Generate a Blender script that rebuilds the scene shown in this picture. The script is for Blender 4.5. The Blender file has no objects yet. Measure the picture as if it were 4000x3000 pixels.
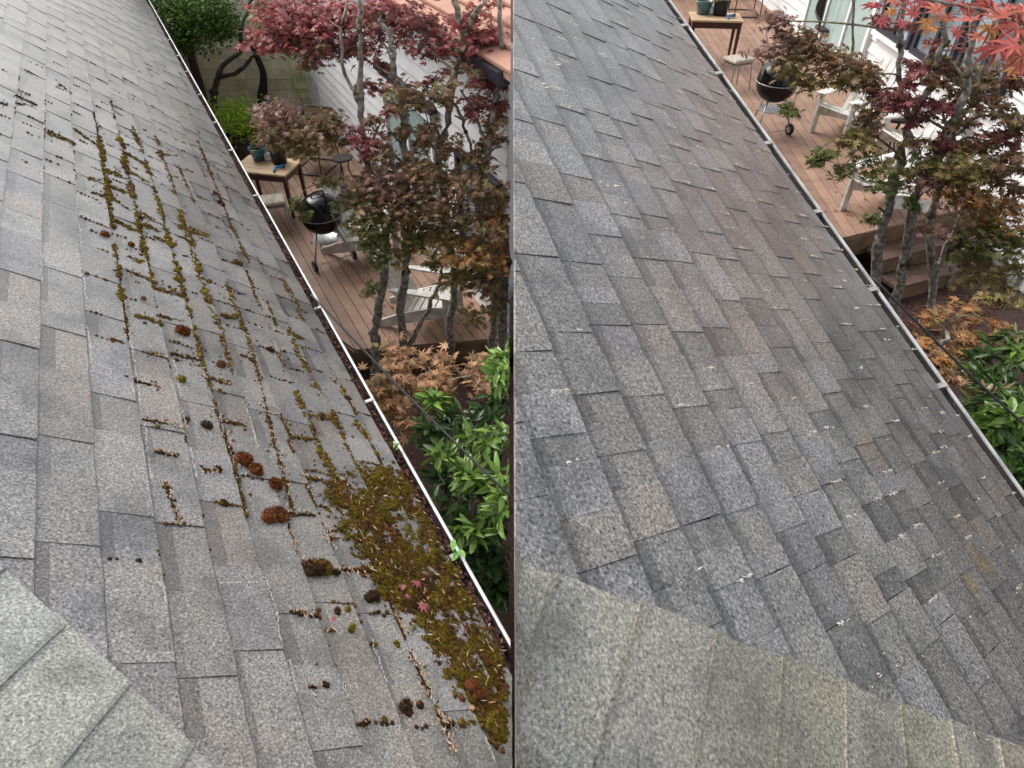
import bpy, math, random
import numpy as np
from mathutils import Vector, Matrix
rnd = random.Random(11)
NR = np.random.default_rng(11)
sc = bpy.context.scene
col = sc.collection
R = math.radians

# ---------------------------------------------------------------- camera
FPX = 2600.0                       # focal length in pixels of the 4000 px wide photograph
PITCH = R(42)
CAM = np.array([0.0, 0.0, 5.2])
cd = bpy.data.cameras.new('camera'); cam = bpy.data.objects.new('camera', cd); col.objects.link(cam)
cd.sensor_width = 36; cd.lens = 36*FPX/4000; cd.clip_start = 0.05; cd.clip_end = 2000
cam.location = CAM; cam.rotation_euler = (R(90)-PITCH, 0, 0)
sc.camera = cam
# ---------------------------------------------------------------- overcast daylight
w = bpy.data.worlds.new('World'); sc.world = w; w.use_nodes = True
nt = w.node_tree; bg = nt.nodes['Background']
sky = nt.nodes.new('ShaderNodeTexSky'); sky.sky_type = 'NISHITA'; sky.sun_disc = False
SUN_EL, SUN_AZ = R(44), R(-52)
sky.sun_elevation = SUN_EL; sky.sun_rotation = SUN_AZ
sky.air_density = 1.0; sky.dust_density = 4.0; sky.ozone_density = 1.0
hs = nt.nodes.new('ShaderNodeHueSaturation'); hs.inputs['Saturation'].default_value = 0.30
nt.links.new(sky.outputs[0], hs.inputs['Color']); nt.links.new(hs.outputs[0], bg.inputs[0])
bg.inputs[1].default_value = 0.15
sl = bpy.data.lights.new('sun', 'SUN'); so = bpy.data.objects.new('sun', sl); col.objects.link(so)
sl.energy = 1.0; sl.angle = R(50); sl.color = (1, 0.97, 0.93)
sdir = Vector((math.sin(SUN_AZ)*math.cos(SUN_EL), math.cos(SUN_AZ)*math.cos(SUN_EL), math.sin(SUN_EL)))
so.rotation_euler = sdir.to_track_quat('Z', 'Y').to_euler(); so.location = (0, 0, 30)
sc.view_settings.view_transform = 'Standard'; sc.view_settings.look = 'None'
sc.view_settings.exposure = 0.88; sc.view_settings.gamma = 1
sc.render.engine = 'CYCLES'

# ---------------------------------------------------------------- projection helpers
FW = np.array([0, math.cos(PITCH), -math.sin(PITCH)]); UP = np.array([0, math.sin(PITCH), math.cos(PITCH)])
XA = np.array([1.0, 0, 0]); ZA = np.array([0, 0, 1.0])
def unit(v): v = np.asarray(v, float); return v/np.linalg.norm(v)
def ray(x, y): return ((x-2000)*XA + FPX*FW - (y-1500)*UP)/FPX
def W(x, y, d): return CAM + ray(x, y)*d               # point at a depth of d metres
def G(x, y, z): r = ray(x, y); return CAM + r*((z-CAM[2])/r[2])
def pix(p):
    q = np.asarray(p)-CAM; d = q@FW
    return 2000+FPX*(q@XA)/d, 1500-FPX*(q@UP)/d, d
def PL(x, y, p0, n): r = ray(x, y); return CAM + r*(((p0-CAM)@n)/(r@n))

# ---------------------------------------------------------------- materials
def lin(c): return tuple(((v/255+0.055)/1.055)**2.4 if v/255 > 0.04045 else v/255/12.92 for v in c)
MATS = {}
def mat(name, c1, c2=None, scale=8.0, rough=0.7, spec=0.4, bump=0.0, bscale=None, attr=False, metal=0.0, trans=0.0, stretch=None, coat=0.0, detail=4.0, lo=0.35, hi=0.65):
    if name in MATS: return MATS[name]
    m = bpy.data.materials.new(name); m.use_nodes = True; t = m.node_tree; N = t.nodes; L = t.links
    b = N['Principled BSDF']; b.inputs['Roughness'].default_value = rough; b.inputs['Metallic'].default_value = metal
    b.inputs['Specular IOR Level'].default_value = spec
    b.inputs['Coat Weight'].default_value = coat; b.inputs['Coat Roughness'].default_value = 0.08
    geo = N.new('ShaderNodeNewGeometry'); mp = N.new('ShaderNodeMapping'); L.new(geo.outputs['Position'], mp.inputs[0])
    if stretch: mp.inputs['Rotation'].default_value = stretch[1]; mp.inputs['Scale'].default_value = stretch[0]
    no = N.new('ShaderNodeTexNoise'); no.inputs['Scale'].default_value = scale; no.inputs['Detail'].default_value = detail
    L.new(mp.outputs[0], no.inputs['Vector'])
    rp = N.new('ShaderNodeValToRGB'); L.new(no.outputs[0], rp.inputs[0])
    c2 = c2 or tuple(v*0.75 for v in c1)
    rp.color_ramp.elements[0].position = lo; rp.color_ramp.elements[1].position = hi
    rp.color_ramp.elements[0].color = (*c2, 1); rp.color_ramp.elements[1].color = (*c1, 1)
    out = rp.outputs[0]
    if attr:
        a = N.new('ShaderNodeAttribute'); a.attribute_name = 'Col'
        mx = N.new('ShaderNodeMix'); mx.data_type = 'RGBA'; mx.blend_type = 'MULTIPLY'; mx.inputs[0].default_value = 1
        L.new(out, mx.inputs[6]); L.new(a.outputs['Color'], mx.inputs[7]); out = mx.outputs[2]
    L.new(out, b.inputs['Base Color'])
    if bump:
        bn = N.new('ShaderNodeTexNoise'); bn.inputs['Scale'].default_value = bscale or scale*4; bn.inputs['Detail'].default_value = 3
        L.new(mp.outputs[0], bn.inputs['Vector'])
        bp = N.new('ShaderNodeBump'); bp.inputs['Strength'].default_value = 0.6; bp.inputs['Distance'].default_value = bump
        L.new(bn.outputs[0], bp.inputs['Height']); L.new(bp.outputs[0], b.inputs['Normal'])
    if trans:
        tr = N.new('ShaderNodeBsdfTranslucent'); L.new(out, tr.inputs['Color'])
        ms = N.new('ShaderNodeMixShader'); ms.inputs[0].default_value = trans
        L.new(b.outputs[0], ms.inputs[1]); L.new(tr.outputs[0], ms.inputs[2]); L.new(ms.outputs[0], N['Material Output'].inputs[0])
    MATS[name] = m
    return m

def shingle_mat(name, base, warm, stain=None, amp=1.0, gs=155):
    """asphalt granules: salt-and-pepper grains, soft colour drops and weather patches"""
    m = bpy.data.materials.new(name); m.use_nodes = True; t = m.node_tree; N = t.nodes; L = t.links
    b = N['Principled BSDF']; b.inputs['Roughness'].default_value = 0.31; b.inputs['Specular IOR Level'].default_value = 0.95
    geo = N.new('ShaderNodeNewGeometry'); pos = geo.outputs['Position']
    def noise(s, d, r=0.5):
        n = N.new('ShaderNodeTexNoise'); n.inputs['Scale'].default_value = s; n.inputs['Detail'].default_value = d; n.inputs['Roughness'].default_value = r
        L.new(pos, n.inputs['Vector']); return n.outputs[0]
    def ramp(i, stops):
        r = N.new('ShaderNodeValToRGB'); L.new(i, r.inputs[0]); e = r.color_ramp.elements
        while len(e) < len(stops): e.new(0.5)
        for k, (p, c) in enumerate(stops): e[k].position = p; e[k].color = (*c, 1)
        return r.outputs[0]
    def mul(a, c, bt='MULTIPLY', f=1.0):
        x = N.new('ShaderNodeMix'); x.data_type = 'RGBA'; x.blend_type = bt
        if isinstance(f, float): x.inputs[0].default_value = f
        else: L.new(f, x.inputs[0])
        L.new(a, x.inputs[6]); L.new(c, x.inputs[7]); return x.outputs[2]
    g = noise(gs, 2.5, 0.75)
    grains = ramp(g, [(0.33, (1-.80*amp,)*3), (0.45, (0.78,)*3), (0.55, (1.06,)*3), (0.67, (1+.95*amp,)*3)])
    drops = ramp(noise(6, 4), [(0.34, tuple(v*.62 for v in base)), (0.5, base), (0.66, tuple(a*.45+b_*.55 for a, b_ in zip(base, warm)))])
    patch = ramp(noise(1.6, 6), [(0.3, (.74,)*3), (0.7, (1.18,)*3)])
    a = N.new('ShaderNodeAttribute'); a.attribute_name = 'Col'
    c = mul(mul(mul(drops, grains), patch), a.outputs['Color'])
    for st in (stain or []):
        p, rad, sc_ = st
        vm = N.new('ShaderNodeVectorMath'); vm.operation = 'DISTANCE'; L.new(pos, vm.inputs[0]); vm.inputs[1].default_value = p
        ad = N.new('ShaderNodeMath'); ad.operation = 'MULTIPLY_ADD'; L.new(noise(22, 4), ad.inputs[0]); ad.inputs[1].default_value = rad*1.6; L.new(vm.outputs['Value'], ad.inputs[2])
        mr = N.new('ShaderNodeMapRange'); L.new(ad.outputs[0], mr.inputs[0]); mr.inputs[1].default_value = rad*1.05; mr.inputs[2].default_value = rad*1.7; mr.inputs[3].default_value = sc_; mr.inputs[4].default_value = 0
        rgb = N.new('ShaderNodeRGB'); rgb.outputs[0].default_value = (1.5, 1.08, 0.5, 1)
        c = mul(c, rgb.outputs[0], 'MULTIPLY', mr.outputs[0])
    L.new(c, b.inputs['Base Color'])
    bp = N.new('ShaderNodeBump'); bp.inputs['Strength'].default_value = 0.22; bp.inputs['Distance'].default_value = 0.0015
    L.new(g, bp.inputs['Height']); L.new(bp.outputs[0], b.inputs['Normal'])
    MATS[name] = m; return m

# ---------------------------------------------------------------- mesh helpers
def link(o, parent=None):
    col.objects.link(o)
    if parent is not None: o.parent = parent
    return o
def raw_mesh(name, V, Fc, m, cols=None, smooth=False):
    me = bpy.data.meshes.new(name)
    if isinstance(Fc, np.ndarray):
        V = np.asarray(V, np.float32); nf, k = Fc.shape
        me.vertices.add(len(V)); me.vertices.foreach_set('co', V.ravel())
        me.loops.add(nf*k); me.loops.foreach_set('vertex_index', Fc.astype(np.int32).ravel())
        me.polygons.add(nf); me.polygons.foreach_set('loop_start', np.arange(0, nf*k, k, dtype=np.int32))
        me.update(calc_edges=True)
    else:
        me.from_pydata([tuple(map(float, v)) for v in V], [], Fc); me.update()
    if cols is not None:
        a = me.color_attributes.new('Col', 'FLOAT_COLOR', 'POINT')
        c = np.ones((len(V), 4), np.float32); c[:, :3] = np.asarray(cols, np.float32); a.data.foreach_set('color', c.ravel())
    if smooth: me.polygons.foreach_set('use_smooth', np.ones(len(me.polygons), bool))
    if m is not None: me.materials.append(m)
    return me
def tag(o, label=None, cat=None, group=None, kind=None):
    if label: o['label'] = label
    if cat: o['category'] = cat
    if group: o['group'] = group
    if kind: o['kind'] = kind
    return o
def empty(name, loc=(0, 0, 0), rz=0.0, label=None, cat=None, group=None):
    o = bpy.data.objects.new(name, None); o.empty_display_size = 0.1; col.objects.link(o)
    o.location = tuple(map(float, loc)); o.rotation_euler = (0, 0, rz); tag(o, label, cat, group); return o

class MB:
    def __init__(s): s.v = []; s.f = []; s.c = []
    def add(s, vs, fs, c=(1, 1, 1)):
        k = len(s.v); s.v += [tuple(map(float, v)) for v in vs]; s.f += [tuple(i+k for i in f) for f in fs]; s.c += [c]*len(vs); return s
    def box(s, ctr, size, ax=None, c=(1, 1, 1)):
        ctr = np.asarray(ctr, float); A = np.eye(3) if ax is None else np.asarray(ax, float); h = np.asarray(size, float)/2
        vs = [ctr + A[0]*h[0]*i + A[1]*h[1]*j + A[2]*h[2]*k for k in (-1, 1) for j in (-1, 1) for i in (-1, 1)]
        return s.add(vs, [(0, 2, 3, 1), (4, 5, 7, 6), (0, 1, 5, 4), (2, 6, 7, 3), (0, 4, 6, 2), (1, 3, 7, 5)], c)
    def bar(s, a, b, wd, th, up=(0, 0, 1), c=(1, 1, 1)):
        a = np.asarray(a, float); b = np.asarray(b, float); x = unit(b-a); y = np.cross(up, x)
        y = unit(y) if np.linalg.norm(y) > 1e-4 else np.array([0, 1.0, 0]); z = np.cross(x, y)
        return s.box((a+b)/2, (np.linalg.norm(b-a), wd, th), (x, y, z), c)
    def tube(s, pts, rad, n=8, c=(1, 1, 1), wob=0.0):
        pts = [np.asarray(p, float) for p in pts]; k = len(pts)
        if not hasattr(rad, '__len__'): rad = [rad]*k
        vs = []; ref = np.array([0.31, 0.17, 0.93])
        for i, p in enumerate(pts):
            d = unit(pts[min(i+1, k-1)]-pts[max(i-1, 0)]); u = np.cross(d, ref)
            if np.linalg.norm(u) < 0.05: u = np.cross(d, (1, 0, 0))
            u = unit(u); v = np.cross(d, u)
            for j in range(n):
                a = 2*math.pi*j/n; r = rad[i]*(1+wob*(rnd.random()-.5))
                vs.append(p + r*(math.cos(a)*u+math.sin(a)*v))
        fs = [(i*n+j, i*n+(j+1) % n, (i+1)*n+(j+1) % n, (i+1)*n+j) for i in range(k-1) for j in range(n)]
        fs += [tuple(range(n-1, -1, -1)), tuple((k-1)*n+j for j in range(n))]
        return s.add(vs, fs, c)
    def lathe(s, prof, n=24, o=(0, 0, 0), c=(1, 1, 1)):
        o = np.asarray(o, float)
        vs = [o + np.array([r*math.cos(2*math.pi*j/n), r*math.sin(2*math.pi*j/n), z]) for r, z in prof for j in range(n)]
        fs = [(i*n+j, i*n+(j+1) % n, (i+1)*n+(j+1) % n, (i+1)*n+j) for i in range(len(prof)-1) for j in range(n)]
        fs += [tuple(range(n-1, -1, -1)), tuple((len(prof)-1)*n+j for j in range(n))]
        return s.add(vs, fs, c)
    def prism(s, poly, off, c=(1, 1, 1)):
        off = np.asarray(off, float); n = len(poly); vs = [np.asarray(p, float) for p in poly]; vs += [p+off for p in vs]
        return s.add(vs, [tuple(range(n-1, -1, -1)), tuple(range(n, 2*n))] + [(i, (i+1) % n, n+(i+1) % n, n+i) for i in range(n)], c)
    def build(s, name, m, parent=None, world=False, smooth=False, bevel=0.0, attr=True):
        V = np.array(s.v); off = np.zeros(3)
        if parent is None:
            off = np.array([(V[:, 0].min()+V[:, 0].max())/2, (V[:, 1].min()+V[:, 1].max())/2, V[:, 2].min()]); V = V-off
        elif world:
            p = parent; 
            while p is not None: V = V-np.array(p.location); p = p.parent
        me = raw_mesh(name, V, s.f, m, s.c if attr else None, smooth)
        o = bpy.data.objects.new(name, me); link(o, parent)
        if parent is None: o.location = off
        if bevel:
            b = o.modifiers.new('bevel', 'BEVEL'); b.width = bevel; b.segments = 2; b.limit_method = 'ANGLE'
        return o

def clip(poly, planes):
    """convex clip of 2-D polygon by half planes a*x+b*y>=c"""
    for a, b, c in planes:
        out = []
        for i in range(len(poly)):
            p, q = poly[i], poly[(i+1) % len(poly)]; dp = a*p[0]+b*p[1]-c; dq = a*q[0]+b*q[1]-c
            if dp >= 0: out.append(p)
            if (dp >= 0) != (dq >= 0):
                t = dp/(dp-dq); out.append((p[0]+t*(q[0]-p[0]), p[1]+t*(q[1]-p[1])))
        poly = out
        if len(poly) < 3: return []
    return poly
def area(poly): return 0.5*abs(sum(poly[i][0]*poly[(i+1) % len(poly)][1]-poly[(i+1) % len(poly)][0]*poly[i][1] for i in range(len(poly))))
def clip3(poly, x0, sign):
    out = []
    for i in range(len(poly)):
        p, q = np.asarray(poly[i], float), np.asarray(poly[(i+1) % len(poly)], float); dp = sign*(p[0]-x0); dq = sign*(q[0]-x0)
        if dp >= 0: out.append(p)
        if (dp >= 0) != (dq >= 0): out.append(p+(q-p)*dp/(dp-dq))
    return out
def curve(pts, k=5):
    """Catmull-Rom through the points"""
    P = [np.asarray(p, float) for p in pts]; P = [2*P[0]-P[1]] + P + [2*P[-1]-P[-2]]; out = []
    for i in range(1, len(P)-2):
        for j in range(k):
            t = j/k; a, b, c, d = P[i-1:i+3]
            out.append(0.5*(2*b+(c-a)*t+(2*a-5*b+4*c-d)*t*t+(3*b-a-3*c+d)*t**3))
    return out+[P[-2]]

# ---------------------------------------------------------------- general materials
M_shL = shingle_mat('weathered_shingle', (0.208, 0.203, 0.192), (0.245, 0.218, 0.19), None, 1.3)
M_under = mat('roof_underlay', (0.035, 0.033, 0.032), rough=0.95)
M_white = mat('white_paint', (0.80, 0.80, 0.79), (0.70, 0.70, 0.68), 3, 0.5)
M_whitew = mat('weathered_white_paint', (0.74, 0.73, 0.69), (0.50, 0.48, 0.42), 9, 0.65, bump=0.001)
M_siding = mat('white_siding', (0.72, 0.72, 0.73), (0.64, 0.64, 0.64), 2, 0.5)
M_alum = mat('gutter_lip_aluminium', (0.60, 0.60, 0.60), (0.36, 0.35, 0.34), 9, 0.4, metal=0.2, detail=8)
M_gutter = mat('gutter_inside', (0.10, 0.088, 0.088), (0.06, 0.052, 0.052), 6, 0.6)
M_hang = mat('hanger_metal', (0.52, 0.51, 0.48), (0.30, 0.28, 0.25), 40, 0.5)
M_deck = mat('deck_stain', (0.345, 0.215, 0.152), (0.26, 0.158, 0.112), 5, 0.6, bump=0.001, attr=True)
M_deckf = mat('deck_fascia', (0.20, 0.12, 0.07), (0.12, 0.07, 0.04), 6, 0.65)
M_soil = mat('mulch', (0.075, 0.038, 0.03), (0.03, 0.017, 0.013), 30, 0.95, bump=0.02, bscale=45)
M_conc = mat('mossy_concrete', (0.86, 0.82, 0.66), (0.60, 0.57, 0.36), 2.2, 0.9, bump=0.004, attr=True)
M_bark = mat('lichen_bark', (0.36, 0.335, 0.285), (0.115, 0.095, 0.07), 22, 0.9, bump=0.012, bscale=34, attr=True, lo=.38, hi=.66, detail=7)
M_barkd = mat('dark_bark', (0.10, 0.085, 0.065), (0.04, 0.033, 0.025), 18, 0.9, bump=0.01, attr=True)
M_leaf = mat('maple_leaf', (1.1, 1.1, 1.1), (0.75, 0.75, 0.75), 60, 0.5, 0.35, attr=True, trans=0.36)
M_leafg = mat('glossy_leaf', (1.1, 1.1, 1.1), (0.78, 0.78, 0.78), 40, 0.28, 0.5, attr=True, trans=0.22)
M_moss = mat('moss', (1.25, 1.25, 1.25), (0.5, 0.5, 0.5), 120, 0.95, 0.1, attr=True)
M_crumb = mat('crumbs', (1.1, 1.1, 1.1), (0.75, 0.75, 0.75), 90, 0.9, 0.2, attr=True)
M_black = mat('black_enamel', (0.004, 0.004, 0.005), (0.003, 0.003, 0.004), 5, 0.16, 0.3)
M_blackp = mat('black_plastic', (0.018, 0.018, 0.018), (0.012, 0.012, 0.012), 30, 0.5)
M_steel = mat('steel', (0.45, 0.45, 0.44), (0.3, 0.3, 0.3), 20, 0.4, metal=0.7)
M_glass = mat('window_glass', (0.30, 0.38, 0.42), (0.10, 0.13, 0.15), 1.3, 0.06, 0.7, coat=0.5)
M_glasst = mat('curtained_glass', (0.40, 0.53, 0.50), (0.27, 0.38, 0.37), 6, 0.12, 0.6, coat=0.5, stretch=((6, 6, 0.2), (0, 0, 0)))
M_navy = mat('navy_frame', (0.028, 0.03, 0.042), (0.02, 0.022, 0.03), 10, 0.5)
M_terra = mat('salmon_roof', (0.50, 0.275, 0.20), (0.40, 0.21, 0.15), 3, 0.8, attr=True)
M_teal = mat('teal_glaze', (0.03, 0.16, 0.19), (0.015, 0.09, 0.12), 8, 0.15, 0.6, coat=0.5)
M_pine = mat('pale_pine', (0.60, 0.44, 0.27), (0.48, 0.33, 0.19), 4, 0.55, attr=True, stretch=((1, 8, 8), (0, 0, 0.4)))
M_redw = mat('dark_red_wood', (0.075, 0.022, 0.014), (0.05, 0.014, 0.01), 12, 0.4)
M_cush = mat('striped_cushion', (0.58, 0.52, 0.43), (0.36, 0.30, 0.25), 30, 0.9, stretch=((1, 0.1, 1), (0, 0, 0.5)))
M_khaki = mat('khaki_sling', (0.28, 0.22, 0.11), (0.2, 0.15, 0.08), 60, 0.85)
M_blue = mat('blue_plastic', (0.02, 0.22, 0.55), (0.015, 0.17, 0.45), 20, 0.35)
M_barrel = mat('barrel_wood', (0.09, 0.055, 0.035), (0.05, 0.03, 0.02), 10, 0.8, bump=0.002)
M_wick = mat('dark_wicker', (0.07, 0.05, 0.045), (0.025, 0.018, 0.016), 90, 0.7, bump=0.003)
M_iron = mat('dark_iron', (0.035, 0.03, 0.028), (0.018, 0.016, 0.015), 25, 0.6, metal=0.3)
M_cable = mat('black_cable', (0.03, 0.03, 0.035), rough=0.5)
M_paper = mat('white_paper', (0.78, 0.78, 0.76), (0.6, 0.6, 0.58), 20, 0.7)
M_found = mat('grey_foundation', (0.27, 0.27, 0.265), (0.2, 0.2, 0.2), 5, 0.9)

# ================================================================ THE SETTING
def sheet(name, pts, m, kind='structure'):
    mb = MB(); mb.add(pts, [tuple(range(len(pts)))])
    return tag(mb.build(name, m), kind=kind)
LDECK, LSOIL, RDECK, RSOIL = 0.0, -0.40, 1.30, 0.70
sheet('ground', [(-600, -600, LSOIL), (600, -600, LSOIL), (600, 600, LSOIL), (-600, 600, LSOIL)], M_soil)
mb = MB(); mb.box((4.6, 11.0, (RSOIL+LSOIL)/2+0.01), (9.0, 22.0, RSOIL-LSOIL-0.02))
tag(mb.build('raised_garden_bed', M_soil), kind='structure')

# ================================================================ ROOFS
class Roof: pass
def roof_frame(vp1, vp2, h):
    r = Roof(); r.d1 = unit(ray(*vp1)); r.d2 = unit(ray(*vp2)); n = unit(np.cross(r.d1, r.d2))
    r.n = n if n[2] > 0 else -n; r.O = CAM-r.n*h; r.h = h
    A = np.array([r.d1, r.d2]).T; r.inv = np.linalg.pinv(A)
    r.o = unit(np.cross(r.d1, ZA)); r.u = unit(np.cross(r.o, r.d1))
    if r.u[2] < 0: r.u = -r.u
    return r
def rpt(r, s, t, z=0.0): return r.O + r.d1*s + r.d2*t + r.n*z
def rst(r, x, y):                       # photograph pixel -> (s, t) on the roof plane
    p = PL(x, y, r.O, r.n); st = r.inv @ (p-r.O); return float(st[0]), float(st[1])
RL = roof_frame((200, -680), (4600, 2560), 1.357)
RR = roof_frame((256, -3290), (5000, 1350), 0.794)
_st = rst(RR, 3830, 2200); _st2 = rst(RR, 3400, 1745)
M_shR = shingle_mat('cleaned_shingle', (0.262, 0.255, 0.235), (0.27, 0.243, 0.21),
                    [(tuple(rpt(RR, *_st)), 0.075, 0.75), (tuple(rpt(RR, *rst(RR, 3790, 2290))), 0.05, 0.7), (tuple(rpt(RR, *_st2)), 0.11, 0.32)], 1.25)
M_capL = shingle_mat('pale_cap_shingle', (0.30, 0.303, 0.275), (0.30, 0.295, 0.255), None, .95, 170)
M_capR = shingle_mat('olive_cap_shingle', (0.37, 0.357, 0.292), (0.39, 0.36, 0.265), None, .95, 170)

def shingles(r, parent, m, t0, e, k0, k1, s0, s1, planes, wmin, wmax, tonef, hs_, band, shade_grime, pdk):
    """courses of laminated tabs; returns the joints (s, t_top, t_bottom)"""
    items = []; joints = []
    for k in range(k0, k1):
        tt, tb = t0+(k-1)*e, t0+k*e
        s = s0-rnd.random()*0.3; proud = rnd.random() < .5
        while s < s1:
            wd = rnd.uniform(wmin, wmax)*(0.8 if proud else 1.0); proud = not proud if rnd.random() < .8 else proud
            h = hs_*(rnd.uniform(.0095, .0118) if proud else rnd.uniform(.0060, .0074))
            jb = rnd.uniform(-.0015, .0015); gp = rnd.uniform(.0000, .0005)
            sk = rnd.uniform(-.002, .002)
            nb_ = 5; J = lambda a: rnd.gauss(0, a)
            side1 = [(s+wd-gp+sk*f_+J(.0004), tt+(tb-tt)*f_) for f_ in (.35, .7)]
            side0 = [(s+gp+sk*f_+J(.0004), tt+(tb-tt)*f_) for f_ in (.7, .35)]
            butt = [(s+gp+sk+(wd-2*gp)*(1-i_/nb_), tb+jb+(J(.0011) if 0 < i_ < nb_ else J(.0006)-.0012)) for i_ in range(nb_+1)]
            poly = clip([(s+gp, tt-.035), (s+wd-gp, tt-.035)]+side1+butt+side0, planes)
            if poly and area(poly) > 2e-4:
                t_lo = tt-.035; L_ = e+.035
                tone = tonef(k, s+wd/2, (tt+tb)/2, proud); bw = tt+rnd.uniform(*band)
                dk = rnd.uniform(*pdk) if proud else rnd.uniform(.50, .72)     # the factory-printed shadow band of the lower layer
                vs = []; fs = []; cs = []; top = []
                dl = tt+rnd.uniform(*shade_grime); d0 = dk*rnd.uniform(.55, .72)  # thin dark line painting the shade and grime below the butt above
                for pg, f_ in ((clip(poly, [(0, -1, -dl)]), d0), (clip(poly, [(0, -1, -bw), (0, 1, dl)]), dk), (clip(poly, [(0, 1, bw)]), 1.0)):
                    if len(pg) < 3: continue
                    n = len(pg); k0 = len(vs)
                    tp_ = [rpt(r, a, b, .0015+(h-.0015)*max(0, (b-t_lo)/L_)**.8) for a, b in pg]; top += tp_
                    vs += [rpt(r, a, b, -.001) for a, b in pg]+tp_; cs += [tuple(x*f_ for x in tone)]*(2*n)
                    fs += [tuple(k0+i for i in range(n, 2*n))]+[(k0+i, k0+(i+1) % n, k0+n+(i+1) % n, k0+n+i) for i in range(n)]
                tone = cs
                q = [pix(p) for p in top]; xs = [min(4000, max(0, a[0])) for a in q]; ys = [min(3000, max(0, a[1])) for a in q]
                A = (max(xs)-min(xs))*(max(ys)-min(ys)) if min(a[2] for a in q) > 0.1 else 0
                items.append((A, vs, fs, tone)); joints.append((s+wd, tt, tb))
            s += wd
    items.sort(key=lambda i: -i[0])
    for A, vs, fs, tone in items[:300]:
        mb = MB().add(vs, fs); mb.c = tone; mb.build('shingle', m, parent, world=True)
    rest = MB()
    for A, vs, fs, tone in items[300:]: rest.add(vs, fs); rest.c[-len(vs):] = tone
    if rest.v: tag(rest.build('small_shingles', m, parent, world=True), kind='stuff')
    return joints

def tone_of(r, ta, tb, lo, con=1.0):
    """tab tone; darker towards the eave"""
    def f(k, s, t, proud):
        b = rnd.choice([.82, .90, .96, 1.0, 1.03, 1.06, 1.12])*(1.03 if proud else .94); b = 1+(b-1)*con
        q_ = min(1, max(0, (t-ta)/(tb-ta)+rnd.gauss(0, .12))); b *= 1+(lo-1)*q_
        wv = rnd.random(); c = (1, 1, 1)
        if wv < .25: c = (.97, .975, 1.03)
        elif wv < .37: c = (1.05, .99, .94)
        return tuple(b*x for x in c)
    return f

# ---- left house with the mossy roof
e_L, t_L = 0.1427, 0.430
eaveL = t_L+10*e_L
houseL = empty('mossy_house', (-3.5, 1.0, LSOIL), 0, 'house with a grey shingle roof overgrown with moss along its shingle joints', 'house')
hipL = (.617, .786, 1.095)
def xplane(r, x, sign):               # keep side of the plane X = x in roof coordinates
    return (sign*r.d1[0], sign*r.d2[0], sign*(x-r.O[0]))
plL = [(hipL[0], hipL[1], hipL[2]-.09), xplane(RL, -.003, -1), (0, -1, -(eaveL-.03))]
def under_sheet(r, poly, z, th, parent, name, m):
    mb = MB(); mb.prism([rpt(r, a, b, z) for a, b in poly], -r.n*th)
    if r is RR: mb.v = [(max(v[0], .006), v[1], v[2]) for v in mb.v]
    else: mb.v = [(min(v[0], -.004), v[1], v[2]) for v in mb.v]
    return mb.build(name, m, parent, world=True)
TOPL = -1.6
polyL = clip([(-1, TOPL), (17.5, TOPL), (17.5, eaveL-.06), (-1, eaveL-.06)], plL)
under_sheet(RL, polyL, -.004, .03, houseL, 'roof_deck', M_under)
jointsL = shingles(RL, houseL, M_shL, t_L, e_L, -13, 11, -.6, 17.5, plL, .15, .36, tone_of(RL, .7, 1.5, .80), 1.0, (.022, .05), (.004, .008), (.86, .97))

def caps(r, parent, m, P0, P1, n0, n1, step, wflat, wfall, fall, planes_x, skew, name, rev=False):
    """overlapping hip caps, one half on this slope, then bent over the hip"""
    a = np.array(rst(r, *P0)); b = np.array(rst(r, *P1)); d = unit(b-a); nrm = np.array([-d[1], d[0]])
    if nrm @ a > 0: nrm = -nrm                       # towards the camera's foot point (0,0)
    for i in range(n0, n1):
        base = a+d*step*i; V = []; Fc = []; rows = []
        prof = [(0, 0), (.35*wflat, 0), (.7*wflat, 0), (wflat, 0)] + [(wflat+wfall*j/6, -math.sin(fall*min(1, j/3))*wfall*(j/6)*.9) for j in range(1, 7)]
        jit = rnd.uniform(-.006, .006)
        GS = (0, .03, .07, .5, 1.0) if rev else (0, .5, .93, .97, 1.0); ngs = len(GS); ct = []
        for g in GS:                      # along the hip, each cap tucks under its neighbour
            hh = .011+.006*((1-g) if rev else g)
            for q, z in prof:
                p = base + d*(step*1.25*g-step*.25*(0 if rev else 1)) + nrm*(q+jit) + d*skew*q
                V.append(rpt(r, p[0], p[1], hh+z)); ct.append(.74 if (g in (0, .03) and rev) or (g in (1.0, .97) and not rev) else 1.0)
        npf = len(prof)
        for gi in range(ngs-1):
            for j in range(npf-1): Fc.append((gi*npf+j, gi*npf+j+1, (gi+1)*npf+j+1, (gi+1)*npf+j))
        k = len(V); V += [v-r.n*.009 for v in V]
        for j in range(npf-1): Fc.append(((ngs-1)*npf+j, (ngs-1)*npf+j+1, k+(ngs-1)*npf+j+1, k+(ngs-1)*npf+j)); Fc.append((j, j+1, k+j+1, k+j))
        for gi in range(ngs-1): Fc.append((gi*npf, (gi+1)*npf, k+(gi+1)*npf, k+gi*npf))
        if planes_x is not None:                    # stop at the verge
            V = [np.array([max(v[0], planes_x) if planes_x >= 0 else min(v[0], planes_x), v[1], v[2]]) for v in V]
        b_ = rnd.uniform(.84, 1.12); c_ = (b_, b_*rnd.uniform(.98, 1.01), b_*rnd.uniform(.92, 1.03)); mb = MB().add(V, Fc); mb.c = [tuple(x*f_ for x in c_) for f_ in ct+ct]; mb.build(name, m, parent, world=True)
caps(RL, houseL, M_capL, (253, 2458), (488, 2687), -6, 7, .192, .15, .26, R(34), -.004, .28, 'hip_cap')
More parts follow.
